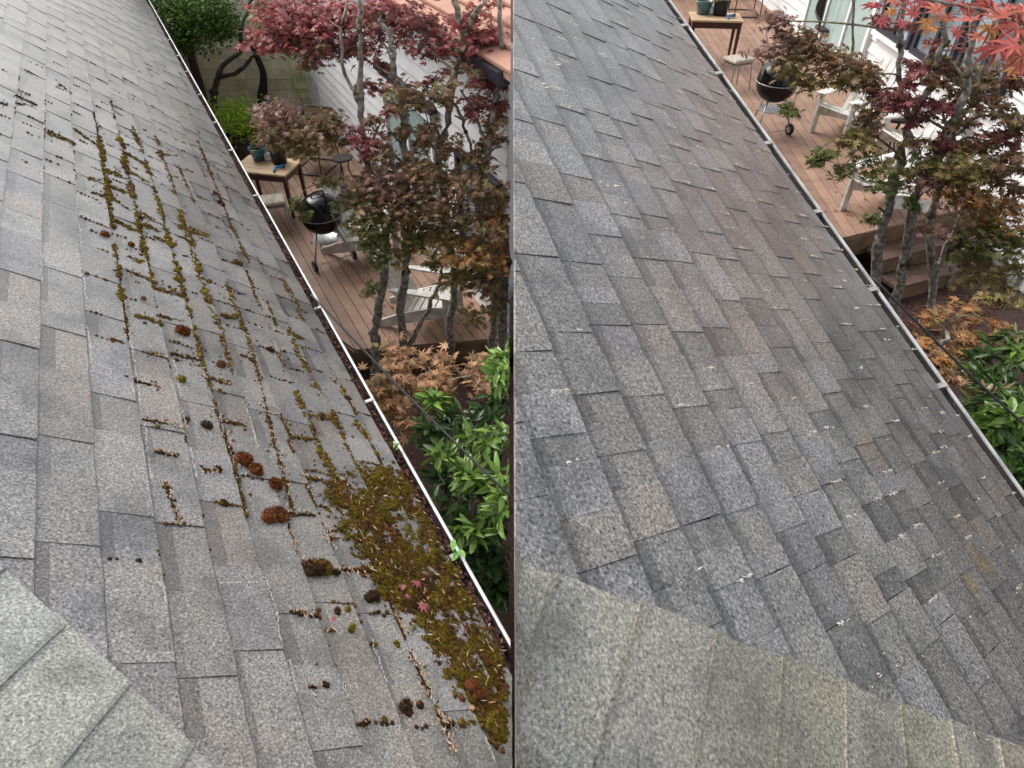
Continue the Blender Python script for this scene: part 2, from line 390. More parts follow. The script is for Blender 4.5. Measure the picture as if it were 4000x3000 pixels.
# the slope beyond the hip
a = np.array(rst(RL, 0, 2232)); b = np.array(rst(RL, 802, 2976)); dh = unit(b-a); nh = np.array([-dh[1], dh[0]]); nh = -nh if nh@a > 0 else nh
q = [a-dh*2.2+nh*.17, b+dh*1.2+nh*.17]
mb = MB(); mb.prism(clip3([rpt(RL, *q[0], -.03), rpt(RL, *q[1], -.03), rpt(RL, *(q[1]+nh*1.6), -1.2), rpt(RL, *(q[0]+nh*1.6), -1.2)], -.006, -1), (0, 0, -.05))
mb.build('hip_slope', M_shL, houseL, world=True)

def gutter(r, parent, te, s_lo, s_hi, wd, hangers, stop):
    """K-profile gutter along the eave: open trough, white rolled lip, hangers"""
    prof = [(-.035, -.004), (-.035, -.105), (wd*.62, -.105), (wd*.8, -.075), (wd*.92, -.055), (wd*.95, -.016)]
    def pt(s, o, u): return rpt(r, s, te, 0)+r.o*o+r.u*u
    def seg_s(s, o):                     # keep the whole section on its own side of the verge
        p = pt(s, o, 0); return s
    mb = MB(); V = []
    for s in (s_lo, s_hi):
        for o, u in prof:
            p = pt(s, o, u)
            if stop is not None and s == s_lo:
                if (stop <= 0 and p[0] > stop) or (stop > 0 and p[0] < stop): p = p+r.d1*((stop-p[0])/r.d1[0])
            V.append(p)
        for o, u in reversed(prof):
            p = pt(s, o-.0 if o > 0 else o-.003, u-.004)
            if stop is not None and s == s_lo:
                if (stop <= 0 and p[0] > stop) or (stop > 0 and p[0] < stop): p = p+r.d1*((stop-p[0])/r.d1[0])
            V.append(p)
    n = 2*len(prof); mb.add(V, [(i, (i+1) % n, n+(i+1) % n, n+i) for i in range(n)]+[tuple(range(n)), tuple(range(2*n-1, n-1, -1))])
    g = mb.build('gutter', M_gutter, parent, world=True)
    mb = MB(); V = []; c0 = (wd, -.012); lp = [(c0[0]+.0074*math.cos(a), c0[1]+.007*math.sin(a)) for a in [2*math.pi*i/8 for i in range(8)]]
    for s in (s_lo, s_hi):
        for o, u in lp:
            p = pt(s, o, u)
            if stop is not None and s == s_lo and ((stop <= 0 and p[0] > stop) or (stop > 0 and p[0] < stop)): p = p+r.d1*((stop-p[0])/r.d1[0])
            V.append(p)
    mb.add(V, [(i, (i+1) % 8, 8+(i+1) % 8, 8+i) for i in range(8)]+[tuple(range(8)), tuple(range(15, 7, -1))])
    mb.build('lip', M_alum, g, world=True)
    for s in hangers:
        mb = MB(); A = (r.d1, r.o, r.u)
        mb.box(pt(s, wd*.40, -.003), (.020, wd*1.05, .003), A); mb.box(pt(s, wd*.40, -.010), (.005, wd*1.15, .012), A)
        mb.box(pt(s, wd*.93, -.010), (.030, .014, .010), A)
        mb.build('hanger', M_hang, g, world=True)
    # fascia behind and soffit + wall below
    mb = MB(); mb.prism([pt(s_lo, -.045, -.012), pt(s_hi, -.045, -.012), pt(s_hi, -.045, -.17), pt(s_lo, -.045, -.17)], -r.o*.02)
    if stop is not None: mb.v = [((min(v[0], stop) if stop <= 0 else max(v[0], stop)), v[1], v[2]) for v in mb.v]
    mb.build('fascia', M_white, parent, world=True)
    return g
def lip_width(r, te, px, py):
    lo, hi = .02, .4
    target = (px, py)
    for _ in range(40):
        wd = (lo+hi)/2
        # intersection of lip line with image row py
        best = None
        for s in np.linspace(-.5, 12, 500):
            q = pix(rpt(r, s, te, 0)+r.o*wd+r.u*-.012)
            if q[2] > .2 and (best is None or abs(q[1]-py) < best[0]): best = (abs(q[1]-py), q[0])
        if best[1] < px: lo = wd
        else: hi = wd
    return wd
wL = lip_width(RL, eaveL, 1702, 2000)
hgL = [rst(RL, x, y)[0] for x, y in ((1777, 2175), (1422, 1564), (1220, 1199), (970, 753), (886, 582), (826, 473), (763, 362), (717, 274), (687, 214), (651, 151), (597, 60))]
gutL = gutter(RL, houseL, eaveL, -.3, 17.5, wL, hgL, -.006)
def house_wall(r, parent, te, s_lo, s_hi, inset, zb, stop, m):
    a = rpt(r, s_lo, te, 0)-r.o*inset; b = rpt(r, s_hi, te, 0)-r.o*inset
    if stop is not None and ((stop <= 0 and a[0] > stop) or (stop > 0 and a[0] < stop)): a = a+r.d1*((stop-a[0])/r.d1[0])
    zt = inset*.55+.0
    mb = MB(); mb.prism([(a[0], a[1], zb), (b[0], b[1], zb), (b[0], b[1], b[2]-.20), (a[0], a[1], a[2]-.20)], -r.o*.14)
    mb.build('wall', m, parent, world=True)
    mb = MB(); A = rpt(r, s_lo, te, 0)-r.o*.07+r.u*-.16; B = rpt(r, s_hi, te, 0)-r.o*.07+r.u*-.16
    mb.prism([A, B, B-r.o*inset, A-r.o*inset], r.u*.015)
    if stop is not None: mb.v = [((min(v[0], stop) if stop <= 0 else max(v[0], stop)), v[1], v[2]) for v in mb.v]
    mb.build('soffit', M_white, parent, world=True)
house_wall(RL, houseL, eaveL, -.3, 17.5, .42, LSOIL, -.03, M_siding)

# ---- right house with the cleaned roof
e_R, t_R = 0.1445, 0.746
eaveR = t_R+15*e_R
houseR = empty('cleaned_house', (1.0, 2.0, LSOIL), 0, 'house with a clean grey shingle roof and empty gutter, free of moss', 'house')
aR = np.array(rst(RR, 2000, 2185)); bR = np.array(rst(RR, 3980, 2960)); dR_ = unit(bR-aR); nR_ = np.array([dR_[1], -dR_[0]])
if nR_@aR < 0: nR_ = -nR_
plR = [(nR_[0], nR_[1], float(nR_@aR)-.07), xplane(RR, .004, 1), (0, -1, -(eaveR-.034))]
TOPR = -1.2
polyR = clip([(-2.5, TOPR), (6.6, TOPR), (6.6, eaveR-.06), (-2.5, eaveR-.06)], plR)
under_sheet(RR, polyR, -.004, .03, houseR, 'roof_deck', M_under)
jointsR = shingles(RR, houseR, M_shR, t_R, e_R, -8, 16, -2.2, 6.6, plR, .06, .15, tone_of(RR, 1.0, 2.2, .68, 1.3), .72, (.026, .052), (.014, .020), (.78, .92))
caps(RR, houseR, M_capR, (2480, 2370), (2920, 2535), -3, 9, .172, .22, .16, R(28), .004, -.35, 'hip_cap', True)
q = [aR-dR_*.4-nR_*.15, bR+dR_*.8-nR_*.15]
mb = MB(); mb.prism(clip3([rpt(RR, *q[0], -.06), rpt(RR, *q[1], -.06), rpt(RR, *(q[1]-nR_*1.3), -.9), rpt(RR, *(q[0]-nR_*1.3), -.9)], .006, 1), (0, 0, -.05))
mb.build('hip_slope', M_shR, houseR, world=True)
wR = lip_width(RR, eaveR, 3331, 1000)
hgR = [rst(RR, x, y)[0] for x, y in ((2669, 99), (2802, 286), (2988, 555), (3187, 826), (3401, 1130), (3669, 1506))]
gutR = gutter(RR, houseR, eaveR, -1.4, 6.0, wR, hgR, None)
house_wall(RR, houseR, eaveR, -1.4, 3.5, .40, RSOIL-.1, None, M_siding)
# gable wall closing the cut end of the right house, flush under its verge
mb = MB(); ys = []
pts = [p for p in (rpt(RR, s, t) for s, t in polyR) if abs(p[0]) < .02]
pts.sort(key=lambda p: p[1])
y0_, y1_ = pts[0][1], pts[-1][1]; z0_, z1_ = pts[0][2]-.14, pts[-1][2]-.14
nb = 24
for i in range(nb):
    za = LSOIL+(max(z0_, z1_)-LSOIL)*i/nb; zb = LSOIL+(max(z0_, z1_)-LSOIL)*(i+1)/nb
    poly = clip([(y0_, za), (y1_, za), (y1_, zb-.003), (y0_, zb-.003)], [((z1_-z0_), -(y1_-y0_), (z1_-z0_)*y0_-(y1_-y0_)*z0_)])
    if poly: MB().prism([(.02, a_, b_) for a_, b_ in poly], (.06, 0, 0)).build('siding_board', M_siding, houseR, world=True)

# ================================================================ MOSS, LITTER AND CRUMBS ON THE ROOFS
def px_size(r, x, y):                   # metres per photograph pixel on the roof at this pixel
    return pix(PL(x, y, r.O, r.n))[2]/FPX
GREEN = [(0.140, 0.104, 0.010), (0.100, 0.076, 0.009), (0.175, 0.135, 0.016), (0.140, 0.088, 0.012)]
BROWN = [(0.135, 0.072, 0.018), (0.100, 0.048, 0.015), (0.165, 0.098, 0.03), (0.12, 0.08, 0.018)]
DARK = [(0.060, 0.030, 0.014), (0.045, 0.026, 0.014), (0.085, 0.042, 0.018)]
RED = [(0.150, 0.048, 0.016), (0.11, 0.038, 0.015), (0.18, 0.07, 0.022)]
PAL = dict(g=GREEN, b=BROWN, k=DARK, r=RED)
class Fuzz:
    """bumpy cushions covered in fine shoots, gathered as arrays"""
    def __init__(s): s.V = []; s.F = []; s.C = []; s.n = 0
    def tuft(s, c, r, rad, h, pal, blades=22, el=1.0, ang=0.0):
        c = np.asarray(c); U, Vv, Nn = r.d1, unit(np.cross(r.n, r.d1)), r.n
        ca, sa = math.cos(ang), math.sin(ang); A, B = U*ca+Vv*sa, Vv*ca-U*sa
        base = np.array(rnd.choice(pal)); ring = []
        for i, (rr, zz) in enumerate(((1.0, -.12), (.88, .45), (.52, .85))):
            for j in range(8):
                a = 2*math.pi*(j+.5*(i % 2))/8; k = rad*rr*rnd.uniform(.78, 1.2)
                ring.append(c+A*math.cos(a)*k*el+B*math.sin(a)*k+Nn*h*zz*rnd.uniform(.8, 1.15))
        ring.append(c+Nn*h*rnd.uniform(.95, 1.15)); k0 = s.n
        s.V += ring; s.n += 25
        f = [(k0+i*8+j, k0+i*8+(j+1) % 8, k0+(i+1)*8+(j+1) % 8) for i in range(2) for j in range(8)]
        f += [(k0+i*8+j, k0+(i+1)*8+(j+1) % 8, k0+(i+1)*8+j) for i in range(2) for j in range(8)]
        f += [(k0+16+j, k0+16+(j+1) % 8, k0+24) for j in range(8)]
        s.F += f
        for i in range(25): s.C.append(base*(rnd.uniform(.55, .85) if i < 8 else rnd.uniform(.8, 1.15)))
        n_ = blades; a = NR.random(n_)*2*math.pi; q = np.sqrt(NR.random(n_))*.95; z = np.sqrt(1-q*q)
        dv = np.outer(np.cos(a)*q*el, A)+np.outer(np.sin(a)*q, B); p = c+dv*rad+np.outer(h*z*.92, Nn)
        d = dv*.9/max(el, 1)+np.outer(z+.15, Nn)+NR.uniform(-.35, .35, (n_, 3)); d /= np.linalg.norm(d, axis=1, keepdims=True)
        ln = (NR.uniform(.0030, .0078, n_)*min(1.4, max(.55, rad/.013)))[:, None]
        sd = np.cross(d, NR.random((n_, 3))-.5); sd = sd/np.linalg.norm(sd, axis=1, keepdims=True)*ln*.22
        s.V += list(np.stack([p-sd, p+sd, p+d*ln], 1).reshape(-1, 3)); s.F += [(s.n+3*i, s.n+3*i+1, s.n+3*i+2) for i in range(n_)]; s.n += 3*n_
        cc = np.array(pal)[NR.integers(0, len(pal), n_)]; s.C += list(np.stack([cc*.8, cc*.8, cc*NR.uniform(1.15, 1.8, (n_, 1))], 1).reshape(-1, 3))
    def mesh(s, name, m): return raw_mesh(name, np.array(s.V), np.array(s.F), m, np.array(s.C))
def add_stuff(name, me, label, cat, kind='stuff', group=None):
    o = bpy.data.objects.new(name, me); col.objects.link(o); tag(o, label, cat, group, kind); return o
strokes = [
 (375,500,386,560,8,'b'),(386,530,416,723,17,'g'),(416,723,434,892,16,'g'),(440,960,476,1181,17,'g'),(476,1181,500,1330,6,'b'),
 (430,395,460,530,6,'b'),(467,542,512,753,17,'g'),(512,753,561,1000,18,'g'),(565,1000,597,1120,14,'g'),(355,400,375,500,5,'k'),
 (515,500,555,600,12,'b'),(567,633,603,753,11,'g'),(603,753,663,964,14,'g'),(675,1000,700,1100,22,'g'),(700,1100,740,1250,15,'g'),(755,1280,790,1430,14,'g'),(790,1430,838,1603,12,'g'),(838,1603,892,1753,9,'b'),(892,1753,960,2020,12,'b'),
 (605,540,660,700,10,'b'),(655,680,680,760,11,'g'),(700,820,760,1030,11,'g'),(760,1030,814,1181,20,'g'),(814,1181,860,1300,14,'g'),(860,1300,905,1470,12,'g'),
 (690,640,760,800,6,'b'),(700,850,760,960,11,'g'),(880,1110,930,1240,16,'g'),(930,1240,990,1400,14,'g'),(990,1400,1060,1700,8,'b'),(1060,1700,1140,2000,8,'b'),
 (770,550,830,700,7,'b'),(830,700,900,880,6,'b'),(900,880,970,1030,9,'b'),(960,1060,1010,1200,9,'b'),
 (1096,1090,1157,1193,12,'b'),(1157,1205,1187,1265,8,'g'),(1127,1289,1151,1362,15,'g'),(1151,1374,1199,1446,12,'g'),(1199,1446,1247,1543,12,'g'),
 (1295,1482,1386,1615,15,'g'),(1386,1651,1470,1778,14,'g'),(1470,1778,1500,1868,11,'g'),(1145,1530,1205,1651,17,'g'),(1205,1651,1247,1766,15,'g'),
 (1247,1766,1307,1856,24,'g'),(1307,1874,1362,1965,24,'b'),(1289,1615,1338,1711,17,'b'),(1338,1723,1386,1820,12,'g'),(1386,1820,1440,1922,11,'g'),
 (1060,1567,1133,1711,7,'b'),(1121,1723,1157,1808,8,'b'),(1163,1844,1235,1989,8,'b'),(1205,1627,1301,1639,17,'b'),(1133,1711,1223,1723,10,'b'),
 (1169,1862,1301,1892,12,'b'),(1121,1301,1193,1332,12,'b'),(1121,2048,1157,2181,6,'b'),(1253,2054,1301,2175,6,'b'),(1398,2090,1458,2199,12,'b'),
 (1524,2374,1579,2500,6,'b'),(1597,2555,1675,2723,4,'b'),(1693,2760,1772,2952,4,'b'),(640,1890,700,2060,5,'b'),(1040,1180,1080,1280,7,'b'),(1050,1330,1110,1440,6,'b'),
 (180,520,290,565,8,'g'),(285,505,385,575,7,'b'),(225,335,250,345,7,'k'),(60,375,145,415,5,'k'),(60,405,90,415,5,'k'),(0,405,25,415,5,'k'),(255,355,275,370,8,'b'),
 (345,700,430,715,9,'b'),(410,665,495,705,12,'g'),(490,600,560,640,8,'g'),(430,775,510,830,9,'g'),(360,755,400,770,7,'g'),(440,860,520,900,11,'g'),
 (545,830,600,865,9,'g'),(560,880,615,905,10,'g'),(500,670,590,725,9,'g'),(610,600,690,615,6,'k'),(430,730,500,760,10,'g'),(600,930,680,960,9,'g'),(700,890,800,920,14,'g'),
 (500,1010,570,1040,14,'g'),(495,1060,610,1110,8,'g'),(660,1125,715,1170,9,'g'),(800,1100,830,1110,9,'g'),(610,1130,710,1160,10,'b'),(530,1235,630,1270,12,'g'),
 (615,1235,720,1265,8,'k'),(860,1235,930,1245,14,'b'),(575,1380,640,1395,11,'g'),(670,1385,770,1410,9,'k'),(800,1480,920,1510,12,'b'),(940,1390,1000,1420,8,'b'),
 (430,1330,470,1340,7,'b'),(525,1494,640,1525,6,'k'),(555,1645,720,1675,4,'k'),(870,1650,960,1665,9,'b'),(600,1770,690,1785,5,'k'),(790,1840,860,1850,9,'b'),
 (1255,2080,1390,2080,8,'b'),(1100,2005,1230,2020,6,'k'),(1130,2395,1210,2400,6,'b'),(1270,2465,1300,2468,7,'b'),(1200,2690,1235,2692,6,'k'),(1390,2835,1415,2832,7,'b'),
 (1700,2790,1740,2830,9,'k'),(1825,2820,1850,2825,6,'b'),(1470,2235,1330,2230,5,'k')]
moss = Fuzz(); moss_pts = []
def wave(n_):                             # smooth random profile, 0..1
    ph = [rnd.random()*6.28 for _ in range(3)]; fr = [rnd.uniform(.15, .35), rnd.uniform(.5, .9), rnd.uniform(1.2, 2.0)]
    return [max(0, min(1, .5+.30*math.sin(ph[0]+fr[0]*i)+.24*math.sin(ph[1]+fr[1]*i)+.16*math.sin(ph[2]+fr[2]*i))) for i in range(n_)]
for x0, y0, x1, y1, wd, c in strokes:
    n = max(2, int(math.hypot(x1-x0, y1-y0)/(wd*.25))); wv = wave(n+1); cv = wave(n+1)
    for i in range(n+1):
        if wv[i] < .03: continue
        t = i/n; x, y = x0+(x1-x0)*t+rnd.gauss(0, wd*.17), y0+(y1-y0)*t+rnd.gauss(0, wd*.17)
        k = px_size(RL, x, y); pal = PAL[c] if cv[i] > .42 else PAL[rnd.choice('bbk')]
        for m_ in range(1+(wv[i] > .5)+(wv[i] > .8)):
            s_, t_ = rst(RL, x+rnd.gauss(0, wd*.26), y+rnd.gauss(0, wd*.26)); rad = wd*k*rnd.uniform(.34, .60)*(.72+.6*wv[i])
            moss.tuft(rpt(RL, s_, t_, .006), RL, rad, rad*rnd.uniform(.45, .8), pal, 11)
        moss_pts.append((x, y))
        if rnd.random() < .12:              # satellites on the open shingle
            s_, t_ = rst(RL, x+rnd.gauss(0, wd*1.6), y+rnd.gauss(0, wd*1.6)); rad = rnd.uniform(.0025, .006); moss.tuft(rpt(RL, s_, t_, .008), RL, rad, rad*.6, PAL[rnd.choice('bkkg')], 5)
mp = np.array(moss_pts)
# short runs of moss in the joints between tabs, near the big growth
for s_, ta, tb in jointsL:
    q = pix(rpt(RL, s_, (ta+tb)/2))
    if q[2] < .3 or not (-50 < q[0] < 1990 and 250 < q[1] < 2950): continue
    d = np.hypot(mp[:, 0]-q[0], mp[:, 1]-q[1]).min()
    if rnd.random() < math.exp(-d/120)*.9:
        n = rnd.randint(2, 7); pal = PAL[rnd.choice('gbbkk')]; t_s = rnd.uniform(.0, .5)
        for i in range(n):
            rad = rnd.uniform(.004, .0095); t_ = ta+(tb-ta)*(t_s+i*.12)
            if t_ < tb and rnd.random() < .85: moss.tuft(rpt(RL, s_+rnd.gauss(0, .004), t_, .007), RL, rad, rad*.7, pal, 8)
        for i in range(rnd.randint(0, 4)):       # dots along the butt beside the joint
            rad = rnd.uniform(.003, .007); moss.tuft(rpt(RL, s_+rnd.gauss(0, .05), tb+rnd.gauss(.002, .002), .006), RL, rad, rad*.7, PAL[rnd.choice('gbkk')], 6)
# the thick mat by the gutter
mat_poly = [(1275,1930),(1420,1850),(1530,1850),(1640,1895),(1720,2060),(1770,2200),(1850,2330),(1930,2460),(2000,2590),(2000,2930),(1930,2860),(1880,2770),(1800,2680),(1740,2600),(1690,2520),(1640,2440),(1560,2370),(1480,2290),(1450,2200),(1400,2110),(1340,2010)]
def inside(x, y, poly):
    c = False
    for i in range(len(poly)):
        (xa, ya), (xb, yb) = poly[i], poly[i-1]
        if (ya > y) != (yb > y) and x < (xb-xa)*(y-ya)/(yb-ya)+xa: c = not c
    return c
holes = [(1620,2060,38,50),(1540,2010,40,22),(1440,2090,32,28),(1660,2150,26,40),(1490,2160,30,20),(1760,2280,22,50),(1700,2240,20,30),(1590,2420,45,40),(1640,2480,30,40),(1560,1950,24,20),(1820,2400,14,30),(1960,2760,20,50),(1700,2420,20,22),(1820,2590,16,20)]
def field(x, y): return math.sin(x*.021+1.3)*math.sin(y*.017+.4)+.7*math.sin(x*.047+y*.031)+.5*math.sin(x*.011-y*.043+2)
n = 0
while n < 6600:
    x, y = rnd.uniform(1240, 2000), rnd.uniform(1810, 2960); fl = field(x, y)
    if not inside(x+rnd.gauss(0, 26), y+rnd.gauss(0, 26), mat_poly): continue
    if any(((x-a)/c)**2+((y-b)/d)**2 < rnd.uniform(.1, .75) for a, b, c, d in holes): continue
    if fl < -1.1 and rnd.random() < .6: continue
    s_, t_ = rst(RL, x, y)
    if t_ > eaveL-.03: continue
    n += 1; big = rnd.random() < .16; rad = rnd.uniform(.010, .018) if big else rnd.uniform(.005, .012); p = rpt(RL, s_, t_, .004+.006*max(0, fl))
    if p[0] > -.02: continue
    u_ = rnd.random()+.25*fl
    pal = GREEN if u_ > .58 else BROWN if u_ > .16 else RED if rnd.random() < .35 else DARK
    pal = [tuple(v*.78 for v in c_) for c_ in pal]
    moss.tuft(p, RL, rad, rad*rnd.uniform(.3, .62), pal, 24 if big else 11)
add_stuff('moss', moss.mesh('moss', M_moss), 'olive and brown moss spreading along the shingle joints beside the gutter', 'moss')
cush = [(407,925,24,18,'r'),(512,961,20,14,'r'),(558,1172,14,12,'r'),(705,1301,36,24,'r'),(850,1428,22,24,'r'),(705,1488,24,18,'g'),(805,1666,24,24,'k'),(732,1648,14,14,'k'),(684,1784,14,10,'k'),(850,1844,22,18,'k'),(491,1479,10,8,'k'),(874,1970,22,16,'k'),
 (946,1802,44,30,'r'),(990,1846,40,28,'r'),(1066,1898,26,34,'r'),(1045,2024,38,34,'r'),(1085,2018,34,32,'r'),(1208,2235,40,40,'k'),(1259,2229,40,40,'b'),(1307,2241,24,26,'k'),(1416,2235,20,16,'b'),(1452,2341,30,28,'k'),(1313,2392,18,14,'k'),(1356,2392,18,16,'g'),(1368,2458,22,18,'g'),(1458,2521,14,10,'g'),(1543,2524,16,11,'g'),(1265,2681,18,15,'k'),(1579,2766,30,24,'k'),(1639,2757,22,17,'k'),(1425,2826,22,19,'k'),(1494,2820,24,17,'b'),(1747,2832,22,22,'k'),(1796,2826,22,18,'b'),(1796,2738,20,20,'r'),(1844,2700,46,42,'r'),(1238,2392,12,18,'b'),(1053,1372,20,14,'k'),(925,1035,22,18,'b'),(855,800,20,16,'k'),(840,760,12,9,'k')]
CL = dict(r=('rusty red', 'rusty red moss cushions'), k=('dark brown', 'dark brown moss cushions'), g=('olive green', 'small olive green moss cushions'), b=('golden brown', 'golden brown moss cushions'))
for x, y, rx, ry, c in cush:
    f = Fuzz(); s_, t_ = rst(RL, x, y); k = px_size(RL, x, y); rad = (rx+ry)/2*k
    for i in range(6 if rx > 24 else 3):
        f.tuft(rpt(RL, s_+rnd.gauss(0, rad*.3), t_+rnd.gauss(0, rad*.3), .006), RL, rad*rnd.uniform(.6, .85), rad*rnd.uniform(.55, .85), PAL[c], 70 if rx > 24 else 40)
    zone = 'near the top of the moss patch' if y < 1100 else 'halfway down the mossy roof' if y < 1750 else 'above the moss mat' if y < 2150 else 'left of the moss mat' if x < 1500 and y < 2600 else 'at the bottom of the mossy roof' if y > 2600 else 'beside the moss mat'
    size = 'large' if rx >= 34 else 'medium' if rx >= 20 else 'small'
    add_stuff('moss_cushion', f.mesh('moss_cushion', M_moss), size+' '+CL[c][0]+' moss cushion '+zone, 'moss', None, CL[c][1])['px'] = x

from collections import defaultdict
same = defaultdict(list)
for o in list(col.objects):
    if 'px' in o: same[o['label']].append(o)
for lb, os_ in same.items():
    os_.sort(key=lambda o: o['px'])
    if len(os_) > 1:
        for i, o in enumerate(os_): o['label'] = lb+', '+(['leftmost', 'second from left', 'third from left', 'fourth from left', 'fifth from left'][i])
    for o in os_: del o['px']
class Bits:
    """small flat flakes: needles, crumbs, dry leaves"""
    def __init__(s): s.V = []; s.F = []; s.C = []
    def flake(s, p, d, nrm, ln, wd, c, lift=.3):
        d = unit(d); sd = unit(np.cross(nrm, d)); up = np.asarray(nrm)*ln*lift*rnd.random(); k = len(s.V)
        s.V += [p-d*ln/2, p+sd*wd/2+up*.4, p+d*ln/2+up, p-sd*wd/2+up*.3]; s.F.append((k, k+1, k+2, k+3)); s.C += [np.array(c)*rnd.uniform(.75, 1.2)]*4
    def mesh(s, name, m): return raw_mesh(name, np.array(s.V), np.array(s.F), m, np.array(s.C))
def rdir(r): 
    a = rnd.random()*2*math.pi; return r.d1*math.cos(a)+np.cross(r.n, r.d1)*math.sin(a)
bits = Bits(); TAN = [(.45, .27, .17), (.52, .35, .23), (.36, .20, .11), (.5, .4, .3)]
for x, y in moss_pts:
    if rnd.random() < .20:
        s_, t_ = rst(RL, x+rnd.gauss(0, 12), y+rnd.gauss(0, 12)); k = px_size(RL, x, y)
        bits.flake(rpt(RL, s_, t_, .016), rdir(RL)*.6+RL.d1*rnd.choice([-1, 1]), RL.n, rnd.uniform(.010, .026), rnd.uniform(.003, .006), rnd.choice(TAN))
for _ in range(330):
    x, y = rnd.uniform(1290, 1990), rnd.uniform(1860, 2920)
    if inside(x, y, mat_poly):
        s_, t_ = rst(RL, x, y); p = rpt(RL, s_, t_, .02)
        if p[0] < -.03 and t_ < eaveL: bits.flake(p, rdir(RL), RL.n, rnd.uniform(.012, .035), rnd.uniform(.003, .007), rnd.choice(TAN))
add_stuff('dry_needles', bits.mesh('dry_needles', M_crumb), 'tan dry needles and leaf scraps caught in the moss on the roof', 'plant litter')
# pale crumbs along the butts of the upper left courses
crust = Bits()
cr = [(170,262,169,362),(169,362,165,560),(162,640,160,760),(158,1000,157,1120),(259,289,270,390),(289,640,298,830),(304,880,310,980),(315,1040,330,1180),(336,1290,353,1434),(338,290,350,390),(500,1310,531,1512),(531,1512,545,1600),(561,1660,566,1780),(570,1800,585,1892),(672,1422,700,1560),(700,1600,722,1680),(735,1760,763,1886),(850,1630,870,1720),(960,1610,1000,1760),(630,2300,640,2390),(850,2290,1000,2288),(1030,2270,1075,2420),(1075,2420,1090,2580),(1120,2590,1150,2720),(1440,2500,1500,2680),(1330,2680,1350,2740),(1740,2880,1770,2960),(1880,2880,1920,2980),(1600,2560,1615,2590),(1668,2720,1690,2760),(1655,2440,1690,2440),(1610,2490,1700,2490),(65,290,60,340),(55,340,52,400),(670,440,700,520),(730,1310,728,1280),(750,1000,755,1080)]
for x0, y0, x1, y1 in cr:
    n = int(math.hypot(x1-x0, y1-y0)/3.2)
    for i in range(n):
        if rnd.random() < .25: continue
        x, y = x0+(x1-x0)*i/n+rnd.gauss(0, 2.5), y0+(y1-y0)*i/n; s_, t_ = rst(RL, x, y); k = px_size(RL, x, y)
        crust.flake(rpt(RL, s_, t_, .0145), rdir(RL)*.4+RL.d1, RL.n, rnd.uniform(5, 13)*k, rnd.uniform(2.0, 4.5)*k, rnd.choice([(.75, .72, .65), (.65, .58, .5), (.8, .78, .74)]))
add_stuff('pale_crumbs', crust.mesh('pale_crumbs', M_crumb), 'pale cream crumbs lining the shingle edges of the mossy roof', 'crumbs')
# cream moss remains on the cleaned roof: along the joints, more towards the gutter
rem = Bits()
for s_, ta, tb in jointsR:
    q = pix(rpt(RR, s_, (ta+tb)/2))
    if q[2] < .3 or not (1990 < q[0] < 4050 and -50 < q[1] < 3000): continue
    g = min(1, max(0, (ta-1.2)/1.5))
    if rnd.random() < .16+.5*g:
        a0 = rnd.random()*.6
        for i in range(rnd.randint(3, 16)):
            t_ = ta+(tb-ta)*(a0+rnd.random()*.4); rem.flake(rpt(RR, s_+rnd.gauss(0, .0022), t_, .0135), RR.d2+rdir(RR)*.4, RR.n, rnd.uniform(.004, .014), rnd.uniform(.002, .0052), rnd.choice([(.62, .57, .43), (.7, .68, .62), (.75, .66, .45)]))
for _ in range(1500):
    s_, t_ = rnd.uniform(-.4, 3.2), 1.0+2.0*rnd.random()**.6; p = rpt(RR, s_, t_, .0135)
    if p[0] > .02 and t_ < eaveR and nR_@np.array([s_, t_]) > nR_@aR+.02: rem.flake(p, rdir(RR), RR.n, rnd.uniform(.0025, .008), rnd.uniform(.002, .005), rnd.choice([(.62, .57, .43), (.7, .68, .62), (.55, .5, .4)]))
for x, y, ln in ((2330,728,26),(2390,742,40),(2360,742,20),(2430,808,30),(2070,180,20),(2070,165,24),(2040,155,16),(2110,345,30),(2120,360,24),(2170,270,40),(2165,258,20),(2345,225,18),(2415,210,12),(2220,632,14),(2350,482,16),(2615,905,24),(2590,908,16),(2495,943,26),(2160,520,24),(3410,2650,30),(3290,2685,22),(2710,2232,40),(2705,2340,12),(3775,2870,20),(3780,2880,14),(3400,2640,22),(2950,600,30),(3345,1446,30),(3350,1450,20)):
    s_, t_ = rst(RR, x, y); k = px_size(RR, x, y)
    rem.flake(rpt(RR, s_, t_, .016), RR.d2+rdir(RR)*.3, RR.n, ln*k, max(6, ln*.22)*k, (.85, .72, .48))
add_stuff('moss_remains', rem.mesh('moss_remains', M_crumb), 'cream crumbs of dead moss dotted over the cleaned roof', 'crumbs')
# brown leaf litter lying in the left gutter
lit = Bits()
for _ in range(4200):
    s_ = 1.0+12*rnd.random()**1.8; o_ = rnd.uniform(-.02, wL*.75); p = rpt(RL, s_, eaveL, 0)+RL.o*o_+RL.u*(-.085+.045*rnd.random()+(.02 if o_ < .02 else 0))
    if p[0] < -.03: lit.flake(p, rdir(RL), unit(RL.u+.5*rdir(RL)), rnd.uniform(.012, .034), rnd.uniform(.008, .02), rnd.choice([(.12, .05, .045), (.085, .045, .035), (.2, .1, .075), (.06, .03, .025), (.16, .075, .07)]), .5)
add_stuff('gutter_leaf_litter', lit.mesh('gutter_leaf_litter', M_crumb), 'brown rotting leaf litter filling the gutter of the mossy house', 'leaf litter')

